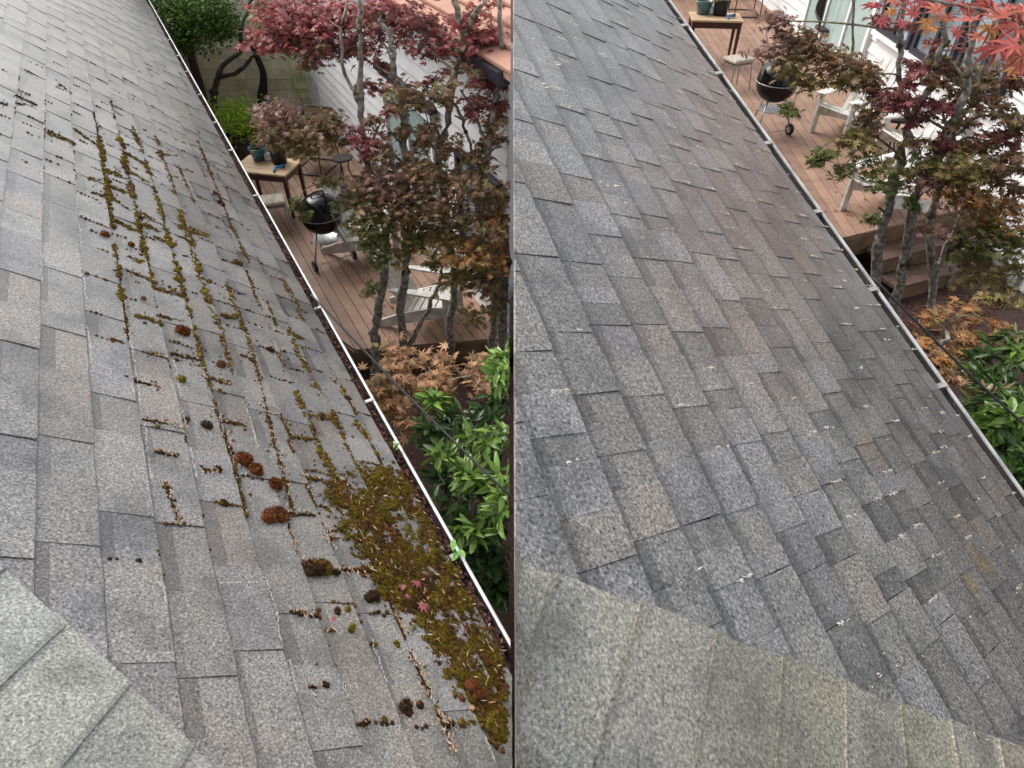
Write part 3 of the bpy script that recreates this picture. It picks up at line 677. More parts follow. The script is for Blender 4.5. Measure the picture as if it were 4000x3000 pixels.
# ================================================================ LEAVES
def maple_template(lobes=7, fat=.42):
    angs = np.radians(np.linspace(-128, 128, lobes)); ln = {7: [.52, .8, .95, 1.0, .95, .8, .52], 5: [.62, .9, 1.0, .9, .62]}[lobes]
    V = [(0, 0, 0)]; 
    V.append((-.02, -.16, 0)) 
    for i, (a, l) in enumerate(zip(angs, ln)):
        dx, dy = math.sin(a), math.cos(a)
        V.append((dx*l*.55-dy*.11*l, dy*l*.55+dx*.11*l, .02)); V.append((dx*l, dy*l, -.16*l)); V.append((dx*l*.55+dy*.11*l, dy*l*.55-dx*.11*l, .02))
        if i < lobes-1: b = (a+angs[i+1])/2; V.append((math.sin(b)*fat*.75, math.cos(b)*fat*.75, .01))
    F_ = [(0, i, i+1) for i in range(1, len(V)-1)]+[(0, len(V)-1, 1)]
    return np.array(V), np.array(F_)
def oval_template(wd=.3, fold=.06):
    V = [(0, 0, 0), (wd*.75, .3, fold), (wd, .55, fold), (wd*.55, .85, fold*.5), (0, 1.0, -.06), (-wd*.55, .85, fold*.5), (-wd, .55, fold), (-wd*.75, .3, fold), (0, .5, -.01)]
    return np.array(V, float), np.array([(8, i, (i+1) % 8) for i in range(8)])
T7, T5 = maple_template(7), maple_template(5, .40)
TOV, TSM = oval_template(.175), oval_template(.33)
def leaves(centers, sizes, cols, tpl, tilt=.6, droop=None, rng=NR):
    """one array mesh of leaves: normals near up, random yaw"""
    TV, TF = tpl; N_ = len(centers); c = np.asarray(centers); S = np.asarray(sizes)[:, None, None]
    n = np.stack([rng.normal(0, tilt, N_), rng.normal(0, tilt, N_), np.ones(N_)], 1)
    if droop is not None: n = n+np.asarray(droop)
    n /= np.linalg.norm(n, axis=1, keepdims=True)
    a = rng.random(N_)*2*np.pi; h = np.stack([np.cos(a), np.sin(a), np.zeros(N_)], 1)
    y = h-n*(h*n).sum(1, keepdims=True); y /= np.linalg.norm(y, axis=1, keepdims=True); x = np.cross(y, n)
    zz = rng.uniform(-.6, 2.4, N_)[:, None, None]; xx = rng.uniform(.7, 1.08, N_)[:, None, None]; bend = rng.uniform(-.05, .35, N_)[:, None, None]
    TZ = TV[None, :, 2:3]*zz-bend*TV[None, :, 1:2]**2
    V = c[:, None, :]+S*(xx*TV[None, :, 0:1]*x[:, None, :]+TV[None, :, 1:2]*y[:, None, :]+TZ*n[:, None, :])
    F_ = TF[None]+(np.arange(N_)*len(TV))[:, None, None]
    C = np.repeat(np.asarray(cols), len(TV), axis=0)
    return V.reshape(-1, 3), F_.reshape(-1, 3), C
COLS = dict(
 red=[(.33, .085, .085), (.25, .075, .07), (.38, .125, .115), (.20, .075, .065), (.32, .14, .13)],
 dred=[(.24, .075, .068), (.18, .07, .06), (.29, .10, .085), (.21, .10, .085)],
 brn=[(.22, .13, .075), (.18, .115, .06), (.27, .15, .09), (.19, .15, .065), (.24, .12, .08), (.17, .15, .06)],
 mauve=[(.28, .165, .145), (.22, .13, .115), (.25, .15, .09)],
 olive=[(.20, .17, .06), (.165, .15, .045), (.24, .165, .07), (.26, .20, .075)],
 grn=[(.135, .165, .045), (.17, .19, .06), (.115, .135, .04), (.20, .17, .07)],
 orange=[(.36, .205, .115), (.30, .17, .095), (.40, .24, .135), (.28, .19, .095)],
 amber=[(.37, .20, .085), (.31, .18, .065), (.41, .20, .085), (.25, .18, .06)],
 bright=[(.45, .11, .095), (.40, .09, .10), (.48, .15, .10), (.44, .12, .09), (.36, .12, .07), (.42, .1, .1), (.5, .24, .08)],
 laurel=[(.04, .095, .02), (.055, .12, .025), (.03, .07, .018), (.07, .14, .03)],
 lime=[(.40, .60, .045), (.46, .66, .06), (.31, .50, .04)],
 spring=[(.15, .27, .045), (.12, .22, .04), (.19, .31, .06)],
 hedge=[(.085, .17, .022), (.065, .135, .02), (.045, .10, .015), (.12, .21, .03)])
def pad_points(c, rad, n, thick, per=14, spread=.34, xlim=None):
    """clumpy layer of foliage: leaf clusters on twigs spread through a flattened ellipsoid"""
    k = max(3, n//per); tw = []
    while len(tw) < k:
        p = NR.uniform(-1, 1, 3)
        if (p**2).sum() < 1: tw.append(np.array([p[0]*rad, p[1]*rad, p[2]*thick]))
    tw = np.array(tw)+c; idx = NR.integers(0, k, n)
    sp = rad*spread
    pts = tw[idx]+NR.normal(0, 1, (n, 3))*np.array([sp, sp, thick*.28])
    return pts, tw
def tree(name, label, trunk_curves, pads, leaf_size, tpl=T5, bark=None, leafm=None, side=-1, cat='tree', tilt=.55, dens=1.0, thick=.34, group=None, twig_r=.006, limb=True, zmin=None):
    """trunk_curves: list of [(point, radius)...]; pads: (px, py, depth, radius px, colour key, density)"""
    base = np.array(trunk_curves[0][0][0]); root = empty(name, base, 0, label, cat, group)
    allp = []
    for i, tc in enumerate(trunk_curves):
        pts = curve([p for p, r_ in tc], 4); rs = np.interp(np.linspace(0, 1, len(pts)), np.linspace(0, 1, len(tc)), [r_ for p, r_ in tc])
        pts = [p+np.array([rnd.gauss(0, .012), rnd.gauss(0, .012), 0])*(0 < j < len(pts)-1) for j, p in enumerate(pts)]
        rs = [r_*.78*rnd.uniform(.9, 1.15) for r_ in rs]
        mb = MB(); mb.tube(pts, rs, 9, wob=.22); allp += [(p, r_) for p, r_ in zip(pts, rs)]
        for q in range(len(pts)//9):                     # moss collars and knots
            j = rnd.randrange(1, len(pts)); r_ = rs[j]
            d = unit(pts[j]-pts[j-1]); mb.tube([pts[j]-d*r_*1.4, pts[j], pts[j]+d*r_*1.3], [r_*.7, r_*1.25, r_*.7], 9, (.36, .30, .16), .7)
        mb.build('trunk' if i == 0 else 'limb', bark or M_bark, root, world=True, smooth=True)
    if pads:
        Vs, Fs, Cs, k = [], [], [], 0; tw = MB()
        for (x, y, d, rp, ck, dn) in pads:
            c = W(x, y, d); rad = rp*d/FPX*(1.12 if tpl is T7 else 1.0)
            n = int(dens*dn*rad*rad*math.pi*16.5/(leaf_size**2*1.1)); n = max(50, min(n, 6000))
            th = rad*thick*1.15 if rad > .25 else rad*.55
            P, tws = pad_points(c, rad, n, th, per=rnd.choice([10, 14, 18]))
            keep = (P[:, 0]*side > .03)
            if zmin is not None: keep &= P[:, 2] > zmin
            P = P[keep]
            if not len(P): continue
            base_c = np.array(COLS[ck]); cc = base_c[NR.integers(0, len(base_c), len(P))]*NR.uniform(.72, 1.25, (len(P), 1))
            V, F_, C = leaves(P, NR.uniform(.72, 1.2, len(P))*leaf_size*.5*1.15, cc*(1.42 if leafm is None else 1.05), tpl, tilt)
            V[:, 0] = np.minimum(V[:, 0], -.012-.02*NR.random(len(V))) if side < 0 else np.maximum(V[:, 0], .1)
            Vs.append(V); Fs.append(F_+k); Cs.append(C); k += len(V)
            if limb:
                near = min(allp, key=lambda a: np.linalg.norm(a[0]-(c-np.array([0, 0, .15])))*(1.0 if a[1] > .008 else 1.15))
                m_ = (near[0]*.45+c*.55)+np.array([rnd.gauss(0, .05), rnd.gauss(0, .05), .05])
                if c[0]*side > .05:
                    r0_ = max(.006, min(near[1]*.5, .014)); bpts = curve([near[0], m_, c], 4)
                    tw.tube(bpts, [r0_*f_ for f_ in np.linspace(1, .5, len(bpts))], 6, (.75, .7, .62)); allp += [(p_, r0_*.5) for p_ in bpts[3:]]
                for t_ in tws[::3]:
                    if t_[0]*side > .05: tw.tube([c, (c+t_)/2+np.array([0, 0, .02]), t_], [twig_r*.55, twig_r*.4, twig_r*.2], 4, (.5, .45, .38))
        if tw.v: tag(tw.build('twigs', bark or M_bark, root, world=True), kind='stuff')
        V = np.concatenate(Vs)-base; me = raw_mesh('crown', V, np.concatenate(Fs), leafm or M_leaf, np.concatenate(Cs))
        link(bpy.data.objects.new('crown', me), root)
    return root
def TC(pts, r0, r1):                    # trunk from (px, py, depth) with end radii
    n = len(pts); return [(W(*p), r0+(r1-r0)*i/(n-1)) for i, p in enumerate(pts)]
def D(x, y, Y): return Y/ray(x, y)[1]          # depth of the pixel's ray where it reaches world distance Y
def WY(x, y, Y): return W(x, y, D(x, y, Y))
def TY(pts, r0, r1):
    n = len(pts); return [(WY(*p), r0+(r1-r0)*i/(n-1)) for i, p in enumerate(pts)]
def PADS(lst, Y): return [(x, y, D(x, y, Y+dy), r_, c, dn) for x, y, r_, c, dn, dy in lst]

# ================================================================ DECKS, WALLS AND HOUSES
def deck(name, label, poly, z, direction, bw, parent_base, fascia_edges, th=.03, drop=.30):
    root = empty(name, parent_base, 0, label, 'deck')
    d = unit(np.array([direction[0], direction[1]])); b = np.array([-d[1], d[0]])
    pc = np.array(poly)[:, :2]; cx = pc.mean(0)
    planes = []
    for i in range(len(pc)):
        p, q = pc[i], pc[(i+1) % len(pc)]; e = q-p; n = np.array([-e[1], e[0]]); n = n/np.linalg.norm(n)
        if n@(cx-p) < 0: n = -n
        planes.append((n[0], n[1], float(n@p)))
    lo, hi = (pc@b).min(), (pc@b).max(); k = lo
    while k < hi:
        j = k+bw
        st = [d*u+b*v for u, v in ((-60, k+.004), (60, k+.004), (60, j-.004), (-60, j-.004))]
        pg = clip([tuple(p) for p in st], planes)
        if pg and area(pg) > .003:
            # butt joints at random lengths
            us = [np.array(p)@d for p in pg]; u0, u1 = min(us), max(us); cuts = [u0]; u = u0+rnd.uniform(1.5, 4)
            while u < u1-.8: cuts.append(u); u += rnd.uniform(3, 4.2)
            cuts.append(u1)
            for ca, cb in zip(cuts[:-1], cuts[1:]):
                pp = clip(pg, [(d[0], d[1], ca+.0015), (-d[0], -d[1], -cb+.0015)])
                if len(pp) > 2:
                    tn = rnd.uniform(.82, 1.12); hz = z-rnd.random()*.0025
                    mb = MB(); mb.prism([(p[0], p[1], hz) for p in pp], (0, 0, -th), (tn, tn*rnd.uniform(.96, 1.02), tn*rnd.uniform(.92, 1.02)))
                    mb.build('plank', M_deck, root, world=True)
        k = j
    for p, q in fascia_edges:
        p = np.array([p[0], p[1], 0]); q = np.array([q[0], q[1], 0]); e = unit(q-p); n = np.array([-e[1], e[0], 0])
        if n[:2]@(cx-p[:2]) > 0: n = -n
        for i in range(2):
            mb = MB(); h = drop/2; zc = z-.032-h*(i+.5)
            mb.box((p+q)/2+n*.012+ZA*zc, (np.linalg.norm(q-p), .022, h-.005), (e, n, ZA)); mb.build('fascia_board', M_deckf, root, world=True)
    return root
dLh = unit(np.array([RL.d1[0], RL.d1[1], 0]))
F2 = G(1386, 1365, 0); F3 = G(1844, 1328, 0); e_ = F3-F2; FS = F2+e_*((-.012-F2[0])/e_[0]); F1 = G(1350, 1338, 0); F1b = F2+(F1-F2)/np.linalg.norm(F1-F2)*.9
far = 14.55
LW0 = np.array([-2.55, 11.45, 0.0])            # a point on the left courtyard's house wall, which runs parallel to the eave
nLW = unit(np.array([dLh[1], -dLh[0], 0])); nLW = nLW if nLW[1] < 0 else -nLW   # faces the deck
def LWp(u, z, off=0.0): return LW0+dLh*u+ZA*z+nLW*off
wall_seam = LW0+dLh*((-.03-LW0[0])/dLh[0])
f1far = F1b+dLh*((far-F1b[1])/dLh[1]); wfar = LW0+dLh*((far-LW0[1])/dLh[1])
deck('left_deck', 'red brown plank deck under the black kettle grill beside the mossy roof', [FS, F2, F1b, f1far, wfar, wall_seam], LDECK, dLh, .14, (F2[0], F2[1], LSOIL), [(FS, F2), (F2, F1b)])
E1 = G(3289, 928, RDECK); E2 = G(3693, 832, RDECK); ee = E2-E1; Ea = E1-ee*1.2; RWX = 6.05
Eb = E1+ee*((RWX-.02-E1[0])/ee[0])
deck('right_deck', 'red brown plank deck with two steps below the cleaned roof', [Ea, Eb, np.array([RWX-.02, 19.5, 0]), np.array([Ea[0], 19.5, 0])], RDECK, (0.05, 1.0), .14, (E1[0], E1[1], RSOIL), [(Ea, Eb)], drop=.26)
# steps down from the right deck
st_dir = unit(np.array([ee[0], ee[1], 0])); st_n = np.array([st_dir[1], -st_dir[0], 0]); st_n = st_n if st_n[1] < 0 else -st_n
s0 = E1+st_dir*.35; root = empty('deck_steps', (s0[0], s0[1], RSOIL), 0, 'two dark wooden steps leading down from the right deck to the mulch', 'steps')
for i in range(2):
    zt = RDECK-.2*(i+1); off = st_n*(.05+.30*i)
    for j in range(2):
        mb = MB(); mb.box(s0+st_dir*.55+off+st_n*(.07+.145*j)+ZA*(zt-RDECK-.02), (1.0, .138, .04), (st_dir, st_n, ZA), (.38, .36, .36)); mb.build('tread', M_deck, root, world=True)
    mb = MB(); mb.box(s0+st_dir*.55+off+st_n*.27+ZA*(zt-RDECK-.12), (.96, .03, .16), (st_dir, st_n, ZA)); mb.build('riser', M_deckf, root, world=True)

# concrete block wall at the back of the left courtyard
cw = empty('concrete_block_wall', (-6.6, 14.75, LSOIL), 0, 'pale mossy concrete block wall behind the bare crooked tree', 'wall')
z = LSOIL; row = 0
while z < 3.2:
    x = -11+(.2 if row % 2 else 0)
    while x < -3.7:
        tn = rnd.uniform(.85, 1.12)
        mb = MB(); mb.box((x+.2, 14.75+rnd.uniform(-.006, .006), z+.1), (.394, .2, .194), None, (tn, tn, tn*rnd.uniform(.85, 1.0)))
        mb.build('block', M_conc, cw, world=True, bevel=.006); x += .4
    z += .2; row += 1
mb = MB(); mb.box((-7.35, 14.77, 1.4), (7.2, .15, 3.5)); mb.build('mortar', mat('mortar', (.16, .155, .10), rough=.95), cw, world=True)

def siding_wall(root, p_of, u0, u1, z0, z1, exp, name='siding_board'):
    z = z0
    while z < z1:
        zb = min(z+exp, z1)
        q = [p_of(u0, z-.015, .042), p_of(u1, z-.015, .042), p_of(u1, zb, .006), p_of(u0, zb, .006), p_of(u0, z-.015, 0.0), p_of(u1, z-.015, 0.0), p_of(u1, zb, 0.0), p_of(u0, zb, 0.0)]
        mb = MB(); mb.add(q, [(0, 1, 2, 3), (7, 6, 5, 4), (0, 4, 5, 1), (3, 2, 6, 7), (0, 3, 7, 4), (1, 5, 6, 2)]); mb.build(name, M_siding, root, world=True); z = zb
def frame_window(root, p_of, u0, u1, z0, z1, fm, gm, mull=(), fw=.07, name='window', blinds=False, trim=None):
    """frame proud of the wall, panes set back, mullions"""
    def bx(mb, a0, a1, b0, b1, o0, o1):
        q = [p_of(a, b, o) for o in (o0, o1) for a, b in ((a0, b0), (a1, b0), (a1, b1), (a0, b1))]
        mb.add(q, [(0, 3, 2, 1), (4, 5, 6, 7), (0, 1, 5, 4), (1, 2, 6, 5), (2, 3, 7, 6), (3, 0, 4, 7)])
    mb = MB(); o0, o1 = .004, .105
    bx(mb, u0, u1, z0, z0+fw, o0, o1); bx(mb, u0, u1, z1-fw, z1, o0, o1); bx(mb, u0, u0+fw, z0+fw, z1-fw, o0, o1-.002); bx(mb, u1-fw, u1, z0+fw, z1-fw, o0, o1-.002)
    fr = mb.build(name, fm, root, world=True)
    es = [u0+fw]+[u0+(u1-u0)*m for m in mull]+[u1-fw]
    for i, m in enumerate(mull):
        c = u0+(u1-u0)*m; mb = MB(); bx(mb, c-fw*.4, c+fw*.4, z0+fw, z1-fw, o0, o1-.008); mb.build('mullion', fm, fr, world=True)
    for a, b in zip(es[:-1], es[1:]):
        mb = MB(); bx(mb, a+.001, b-.001, z0+fw+.001, z1-fw-.001, .052, .060); mb.build('pane', gm, fr, world=True)
    if trim:
        mb = MB(); bx(mb, u0-.05, u1+.05, z0-.07, z0-.004, .004, .14); mb.build('sill', trim, fr, world=True)
    return fr
# left courtyard's white house
wl0, wl1 = float((wall_seam-LW0)@dLh), 3.42
wh = empty('white_house', LWp(0, LSOIL), 0, 'white sided house with sliding glass door and salmon roof behind the red maples', 'house')
HL = 3.35
siding_wall(wh, LWp, wl0, wl1, LSOIL, HL, .19)
mb = MB(); mb.prism([LWp(wl0+.06, LSOIL, -.004), LWp(wl1, LSOIL, -.004), LWp(wl1, HL, -.004), LWp(wl0+.06, HL, -.004)], -nLW*.15); mb.build('wall', M_siding, wh, world=True)
mb = MB(); mb.box(LWp(wl1+.0, 1.47, .02), (.10, .10, 3.7), (dLh, nLW, ZA)); mb.build('corner_board', M_white, wh, world=True)
def onLW(x, y): p = PL(x, y, LW0, nLW); return float((p-LW0)@dLh), float(p[2])
du, dz = onLW(1605, 430)
door = frame_window(wh, LWp, du-.95, du+.95, .06, 2.15, M_white, M_glasst, (.5,), .09, 'patio_door')
mb = MB(); mb.box(LWp(du-.08, 1.05, .118), (.03, .03, .22), (dLh, nLW, ZA)); mb.build('handle', M_blackp, door, world=True)
wu, wz = onLW(1905, 700)
frame_window(wh, LWp, max(wl0+.1, wu-.75), wu+.7, .75, 2.0, M_navy, M_glass, (.5,), .07, trim=M_white)
# dark gutter, soffit and salmon roof
door_hood = MB(); door_hood.prism([LWp(du-1.05, 2.20, .03), LWp(du+1.05, 2.20, .03), LWp(du+1.05, 2.18, .13), LWp(du-1.05, 2.18, .13)], (0, 0, .07)); door_hood.build('door_hood', M_navy, wh, world=True)
def seam_prism(poly, off, m, nm, parent, x0=-.012, c=(1, 1, 1)):
    pg = clip3(poly, x0, -1)
    if len(pg) > 2: mb = MB(); mb.prism(pg, off, c); return mb.build(nm, m, parent, world=True)
seam_prism([LWp(wl0-.5, HL-.12, .36), LWp(wl1+.3, HL-.12, .36), LWp(wl1+.3, HL, .38), LWp(wl0-.5, HL, .38)], -nLW*.11, M_navy, 'gutter', wh)
seam_prism([LWp(wl0-.5, HL-.07, .26), LWp(wl1+.3, HL-.07, .26), LWp(wl1+.3, HL-.07, .0), LWp(wl0-.5, HL-.07, .0)], (0, 0, .02), M_white, 'soffit', wh)
RS = .42
rf = seam_prism([LWp(wl0-4, HL, .32), LWp(wl1+.3, HL, .32), LWp(wl1+.3, HL+4.6*RS, -4.3), LWp(wl0-4, HL+4.6*RS, -4.3)], (0, 0, -.05), M_terra, 'roof', wh)
for i in range(24):
    oA, oB = .32-i*.19, .32-(i+1)*.19
    seam_prism([LWp(wl0-4, HL+(.32-oA)*RS+.05, oA+.02), LWp(wl1+.3, HL+(.32-oA)*RS+.05, oA+.02), LWp(wl1+.3, HL+(.32-oB)*RS+.012, oB), LWp(wl0-4, HL+(.32-oB)*RS+.012, oB)], (0, 0, -.025), M_terra, 'roof_course', rf, -.012-.0005*i, (rnd.uniform(.85, 1.1),)*3)
# right courtyard's white house: wall along X = RWX facing the deck
def RWp(u, z, off=0.0): return np.array([RWX-off, u, z])
wr = empty('white_house', (RWX, 8, RSOIL), 0, 'white sided house with a row of navy framed windows facing the right deck', 'house')
RW0 = np.array([RWX, 0, 0.0]); RWn = np.array([-1.0, 0, 0])
def onRW(x, y): p = PL(x, y, RW0, RWn); return float(p[1]), float(p[2])
siding_wall(wr, RWp, 6.6, 20.0, RSOIL+.22, 4.3, .19)
mb = MB(); mb.box((RWX+.08, 13.3, 2.5), (.15, 13.4, 3.6)); mb.build('wall', M_siding, wr, world=True)
mb = MB(); mb.box((RWX+.06, 13.2, RSOIL-.1), (.24, 13.0, .62)); mb.build('foundation', M_found, wr, world=True)
mb = MB(); mb.box((RWX-.10, 8.2, RSOIL+.12), (.03, .5, .14)); mb.build('vent', M_navy, wr, world=True)
ub = onRW(3860, 540)[0]; ua = onRW(3420, 170)[0]
zs = 2.22
n_w = 3; step_ = (ua-ub)/n_w
for i in range(n_w):
    frame_window(wr, RWp, ub+step_*i+.05, ub+step_*(i+1)-.05, zs, 3.55, M_navy, M_glass, (.5,), .085, trim=M_white)
dr0, dr1 = ua+.15, ua+3.1
frame_window(wr, RWp, dr0, dr1, RDECK+.06, RDECK+2.15, M_white, M_glasst, (.33, .66), .09, 'patio_door')
mb = MB(); mb.prism([(RWX-.5, 6.3, 4.25), (RWX-.5, 20.3, 4.25), (RWX+5, 20.3, 6.6), (RWX+5, 6.3, 6.6)], (0, 0, .06)); mb.build('roof', M_terra, wr, world=True)
mb = MB(); mb.box((RWX-.55, 13.3, 4.2), (.12, 14, .13)); mb.build('gutter', M_navy, wr, world=True)
# fence closing the far end of the right deck
fe = empty('board_fence', (3, 19.6, RDECK), 0, 'grey board fence across the far end of the right deck', 'fence')
for i in range(40):
    mb = MB(); tn = rnd.uniform(.8, 1.1); mb.box((.2+.15*i, 19.7, RDECK+.9), (.142, .03, 1.9), None, (tn, tn, tn)); mb.build('board', M_deck, fe, world=True)

# ================================================================ FURNITURE
def kettle_grill(loc, rz, s, label):
    g = empty('kettle_grill', loc, rz, label, 'grill'); g.scale = (s, s, s)
    R0 = .285
    mb = MB(); mb.lathe([(.02, .47), (.12, .485), (.20, .53), (.255, .60), (.282, .68), (R0, .735), (R0+.006, .74), (R0-.008, .742)], 32); mb.build('bowl', M_black, g, smooth=True)
    mb = MB(); mb.lathe([(R0+.006, .748), (R0+.008, .756), (R0-.001, .78), (.272, .85), (.24, .925), (.18, .98), (.10, 1.01), (.02, 1.018)], 32); lid = mb.build('lid', M_black, g, smooth=True)
    mb = MB(); mb.lathe([(R0+.004, .738), (R0+.011, .741), (R0+.011, .749), (R0+.004, .752)], 32); mb.build('rim', M_steel, g, smooth=True)
    mb = MB(); mb.tube(curve([(-.09, 0, 1.01), (-.08, 0, 1.06), (0, 0, 1.075), (.08, 0, 1.06), (.09, 0, 1.01)], 4), .011, 8); mb.build('handle', M_blackp, lid, smooth=True)
    mb = MB(); mb.lathe([(.038, .0), (.038, .006), (.02, .009)], 16, (.13, .08, .975)); mb.build('vent', M_steel, lid)
    for k, a in enumerate((90, 210, 330)):
        a = R(a); ca, sa = math.cos(a), math.sin(a)
        mb = MB(); mb.tube([(ca*.17, sa*.17, .52), (ca*.34, sa*.34, .03 if k == 0 else .10)], .0125, 8); mb.build('leg', M_steel, g, smooth=True)
        if k:
            ax = np.array([math.cos(R(270)), math.sin(R(270)), 0]); c = np.array([ca*.345, sa*.345, .08])
            mb = MB(); prof = [(.045, -.022), (.078, -.02), (.084, -.008), (.084, .008), (.078, .02), (.045, .022)]
            vs = []; n = 20
            for r_, z_ in prof:
                for j in range(n): vs.append((c[0]+z_, c[1]+r_*math.cos(2*math.pi*j/n), c[2]+r_*math.sin(2*math.pi*j/n)))
            mb.add(vs, [(i*n+j, i*n+(j+1) % n, (i+1)*n+(j+1) % n, (i+1)*n+j) for i in range(5) for j in range(n)])
            wh_ = mb.build('wheel', M_blackp, g, smooth=True)
            mb = MB(); mb.tube([(c[0]-.02, c[1], c[2]), (c[0]+.02, c[1], c[2])], .047, 16); mb.build('hub', M_steel, wh_)
    mb = MB(); mb.tube([(-.30, -.172, .08), (.30, -.172, .08)], .007, 8); mb.build('axle', M_steel, g)
    mb = MB(); mb.lathe([(.02, .335), (.17, .345), (.185, .36), (.18, .358), (.02, .345)], 24); mb.build('ash_catcher', M_steel, g, smooth=True)
    mb = MB(); mb.tube([(.29, -.06, .70), (.34, -.07, .72), (.34, .07, .72), (.29, .06, .70)], .008, 6); mb.build('side_handle', M_blackp, g)
    return g
def adirondack(loc, rz, label, group=None):
    """low slatted garden chair; front faces local -Y"""
    o = empty('adirondack_chair', loc, rz, label, 'chair', group)
    for x in (-.27, .27):
        mb = MB(); mb.bar((x, -.36, .0), (x, -.36, .56), .032, .10, (0, 1, 0)); mb.build('front_leg', M_whitew, o, bevel=.004)
        mb = MB(); mb.prism([(x-.015, -.37, .27), (x-.015, -.37, .40), (x-.015, -.20, .40), (x-.015, .30, .22), (x-.015, .62, .06), (x-.015, .62, .0), (x-.015, .48, .0), (x-.015, .0, .17)], (.03, 0, 0)); mb.build('side_rail', M_whitew, o)
        mb = MB(); mb.prism([(x*1.0-.075, -.44, .565), (x-.055, .0, .565), (x-.03, .36, .565), (x+.03, .36, .565), (x+.06, .0, .565), (x+.075, -.44, .565)], (0, 0, .026)); mb.build('armrest', M_whitew, o, bevel=.004)
    for i in range(6):
        t = i/5; y = -.36+.52*t; zz = .405-.165*max(0, (t-.12))
        mb = MB(); mb.box((0, y, zz), (.57, .088, .022), ((1, 0, 0), unit((0, 1, -.33)), unit((0, .33, 1)))); mb.build('seat_slat', M_whitew, o, bevel=.003)
    for i in range(5):
        x = -.20+.10*i; h = .93-.9*(x**2)
        mb = MB(); mb.bar((x, .17, .22), (x*1.12, .17+.36*h/.9, .22+.72*h/.9), .088, .02, (0, 0, 1)); mb.build('back_slat', M_whitew, o, bevel=.003)
    for zz, y in ((.42, .30), (.74, .455)):
        mb = MB(); mb.box((0, y, zz), (.52, .025, .07)); mb.build('back_rail', M_whitew, o)
    return o
def wood_table(loc, rz, label):
    o = empty('wooden_table', loc, rz, label, 'table')
    for i in range(4):
        tn = rnd.uniform(.9, 1.08); mb = MB(); mb.box((0, -.225+.15*i, .735), (.92, .147, .03), None, (tn, tn, tn)); mb.build('plank', M_pine, o, bevel=.003)
    for x in (-.41, .41):
        for y in (-.25, .25):
            mb = MB(); mb.add([(x+a*w_, y+b*w_, z_) for z_, w_ in ((0, .018), (.715, .03)) for a, b in ((-1, -1), (1, -1), (1, 1), (-1, 1))], [(0, 3, 2, 1), (4, 5, 6, 7), (0, 1, 5, 4), (1, 2, 6, 5), (2, 3, 7, 6), (3, 0, 4, 7)]); mb.build('leg', M_redw, o)
        mb = MB(); mb.box((x, 0, .66), (.022, .44, .10)); mb.build('apron', M_redw, o)
    for y in (-.25, .25):
        mb = MB(); mb.box((0, y, .66), (.76, .022, .10)); mb.build('apron', M_redw, o)
    return o
def pot(loc, r0, h, m, label, name='flower_pot', plant=None, taper=.75):
    o = empty(name, loc, 0, label, 'pot')
    mb = MB(); mb.lathe([(r0*taper, 0), (r0*.93, h*.7), (r0, h*.9), (r0*1.06, h*.92), (r0*1.06, h), (r0*.93, h), (r0*.9, h*.86)], 24); mb.build('body', m, o, smooth=True)
    mb = MB(); mb.lathe([(r0*.02, h*.88), (r0*.88, h*.87)], 20); mb.build('soil', M_soil, o)
    if plant:
        ck, n, hh, ls = plant; P = np.array([(rnd.gauss(0, r0*.55), rnd.gauss(0, r0*.55), h*.9+rnd.random()*hh) for _ in range(n)])
        cc = np.array(COLS[ck])[NR.integers(0, len(COLS[ck]), n)]*NR.uniform(.75, 1.2, (n, 1)); V, F_, C = leaves(P, NR.uniform(.7, 1.2, n)*ls, cc, TSM, .9)
        link(bpy.data.objects.new('foliage', raw_mesh('foliage', V, F_, M_leafg, C)), o)
        mb = MB()
        for i in range(7): mb.tube([(0, 0, h*.85), tuple(P[i])], .005, 5, (.35, .4, .2))
        mb.build('stem', M_barkd, o)
    return o
def hose_nozzle(loc, rz, label):
    o = empty('spray_nozzle', loc, rz, label, 'nozzle')
    mb = MB(); mb.tube([(-.07, 0, .03), (.0, 0, .035), (.08, 0, .035)], [.012, .018, .024], 10); mb.build('barrel', M_blue, o, smooth=True)
    mb = MB(); mb.tube([(-.05, 0, .03), (-.08, -.05, .02), (-.10, -.10, .018)], [.016, .014, .017], 8); mb.build('grip', M_blue, o, smooth=True)
    mb = MB(); mb.tube([(.08, 0, .035), (.095, 0, .035)], [.03, .03], 10); mb.build('head', M_blackp, o)
    return o
def stool(loc, rz, label):
    o = empty('cushioned_stool', loc, rz, label, 'stool')
    mb = MB(); mb.lathe([(.05, .43), (.20, .43), (.235, .45), (.245, .475), (.225, .50), (.12, .512), (.02, .512)], 4, (0, 0, 0)); mb.v = [(x*1.25*math.cos(.785)-y*1.25*math.sin(.785), x*1.0*math.sin(.785)+y*1.0*math.cos(.785), z) for x, y, z in mb.v]
    mb.build('cushion', M_cush, o, bevel=.02)
    mb = MB(); mb.box((0, 0, .415), (.40, .32, .022)); mb.build('seat_frame', M_steel, o)
    for x in (-.18, .18):
        for y in (-.14, .14):
            mb = MB(); mb.tube([(x, y, .41), (x*1.2, y*1.2, 0)], .012, 8); mb.build('leg', M_steel, o)
    return o
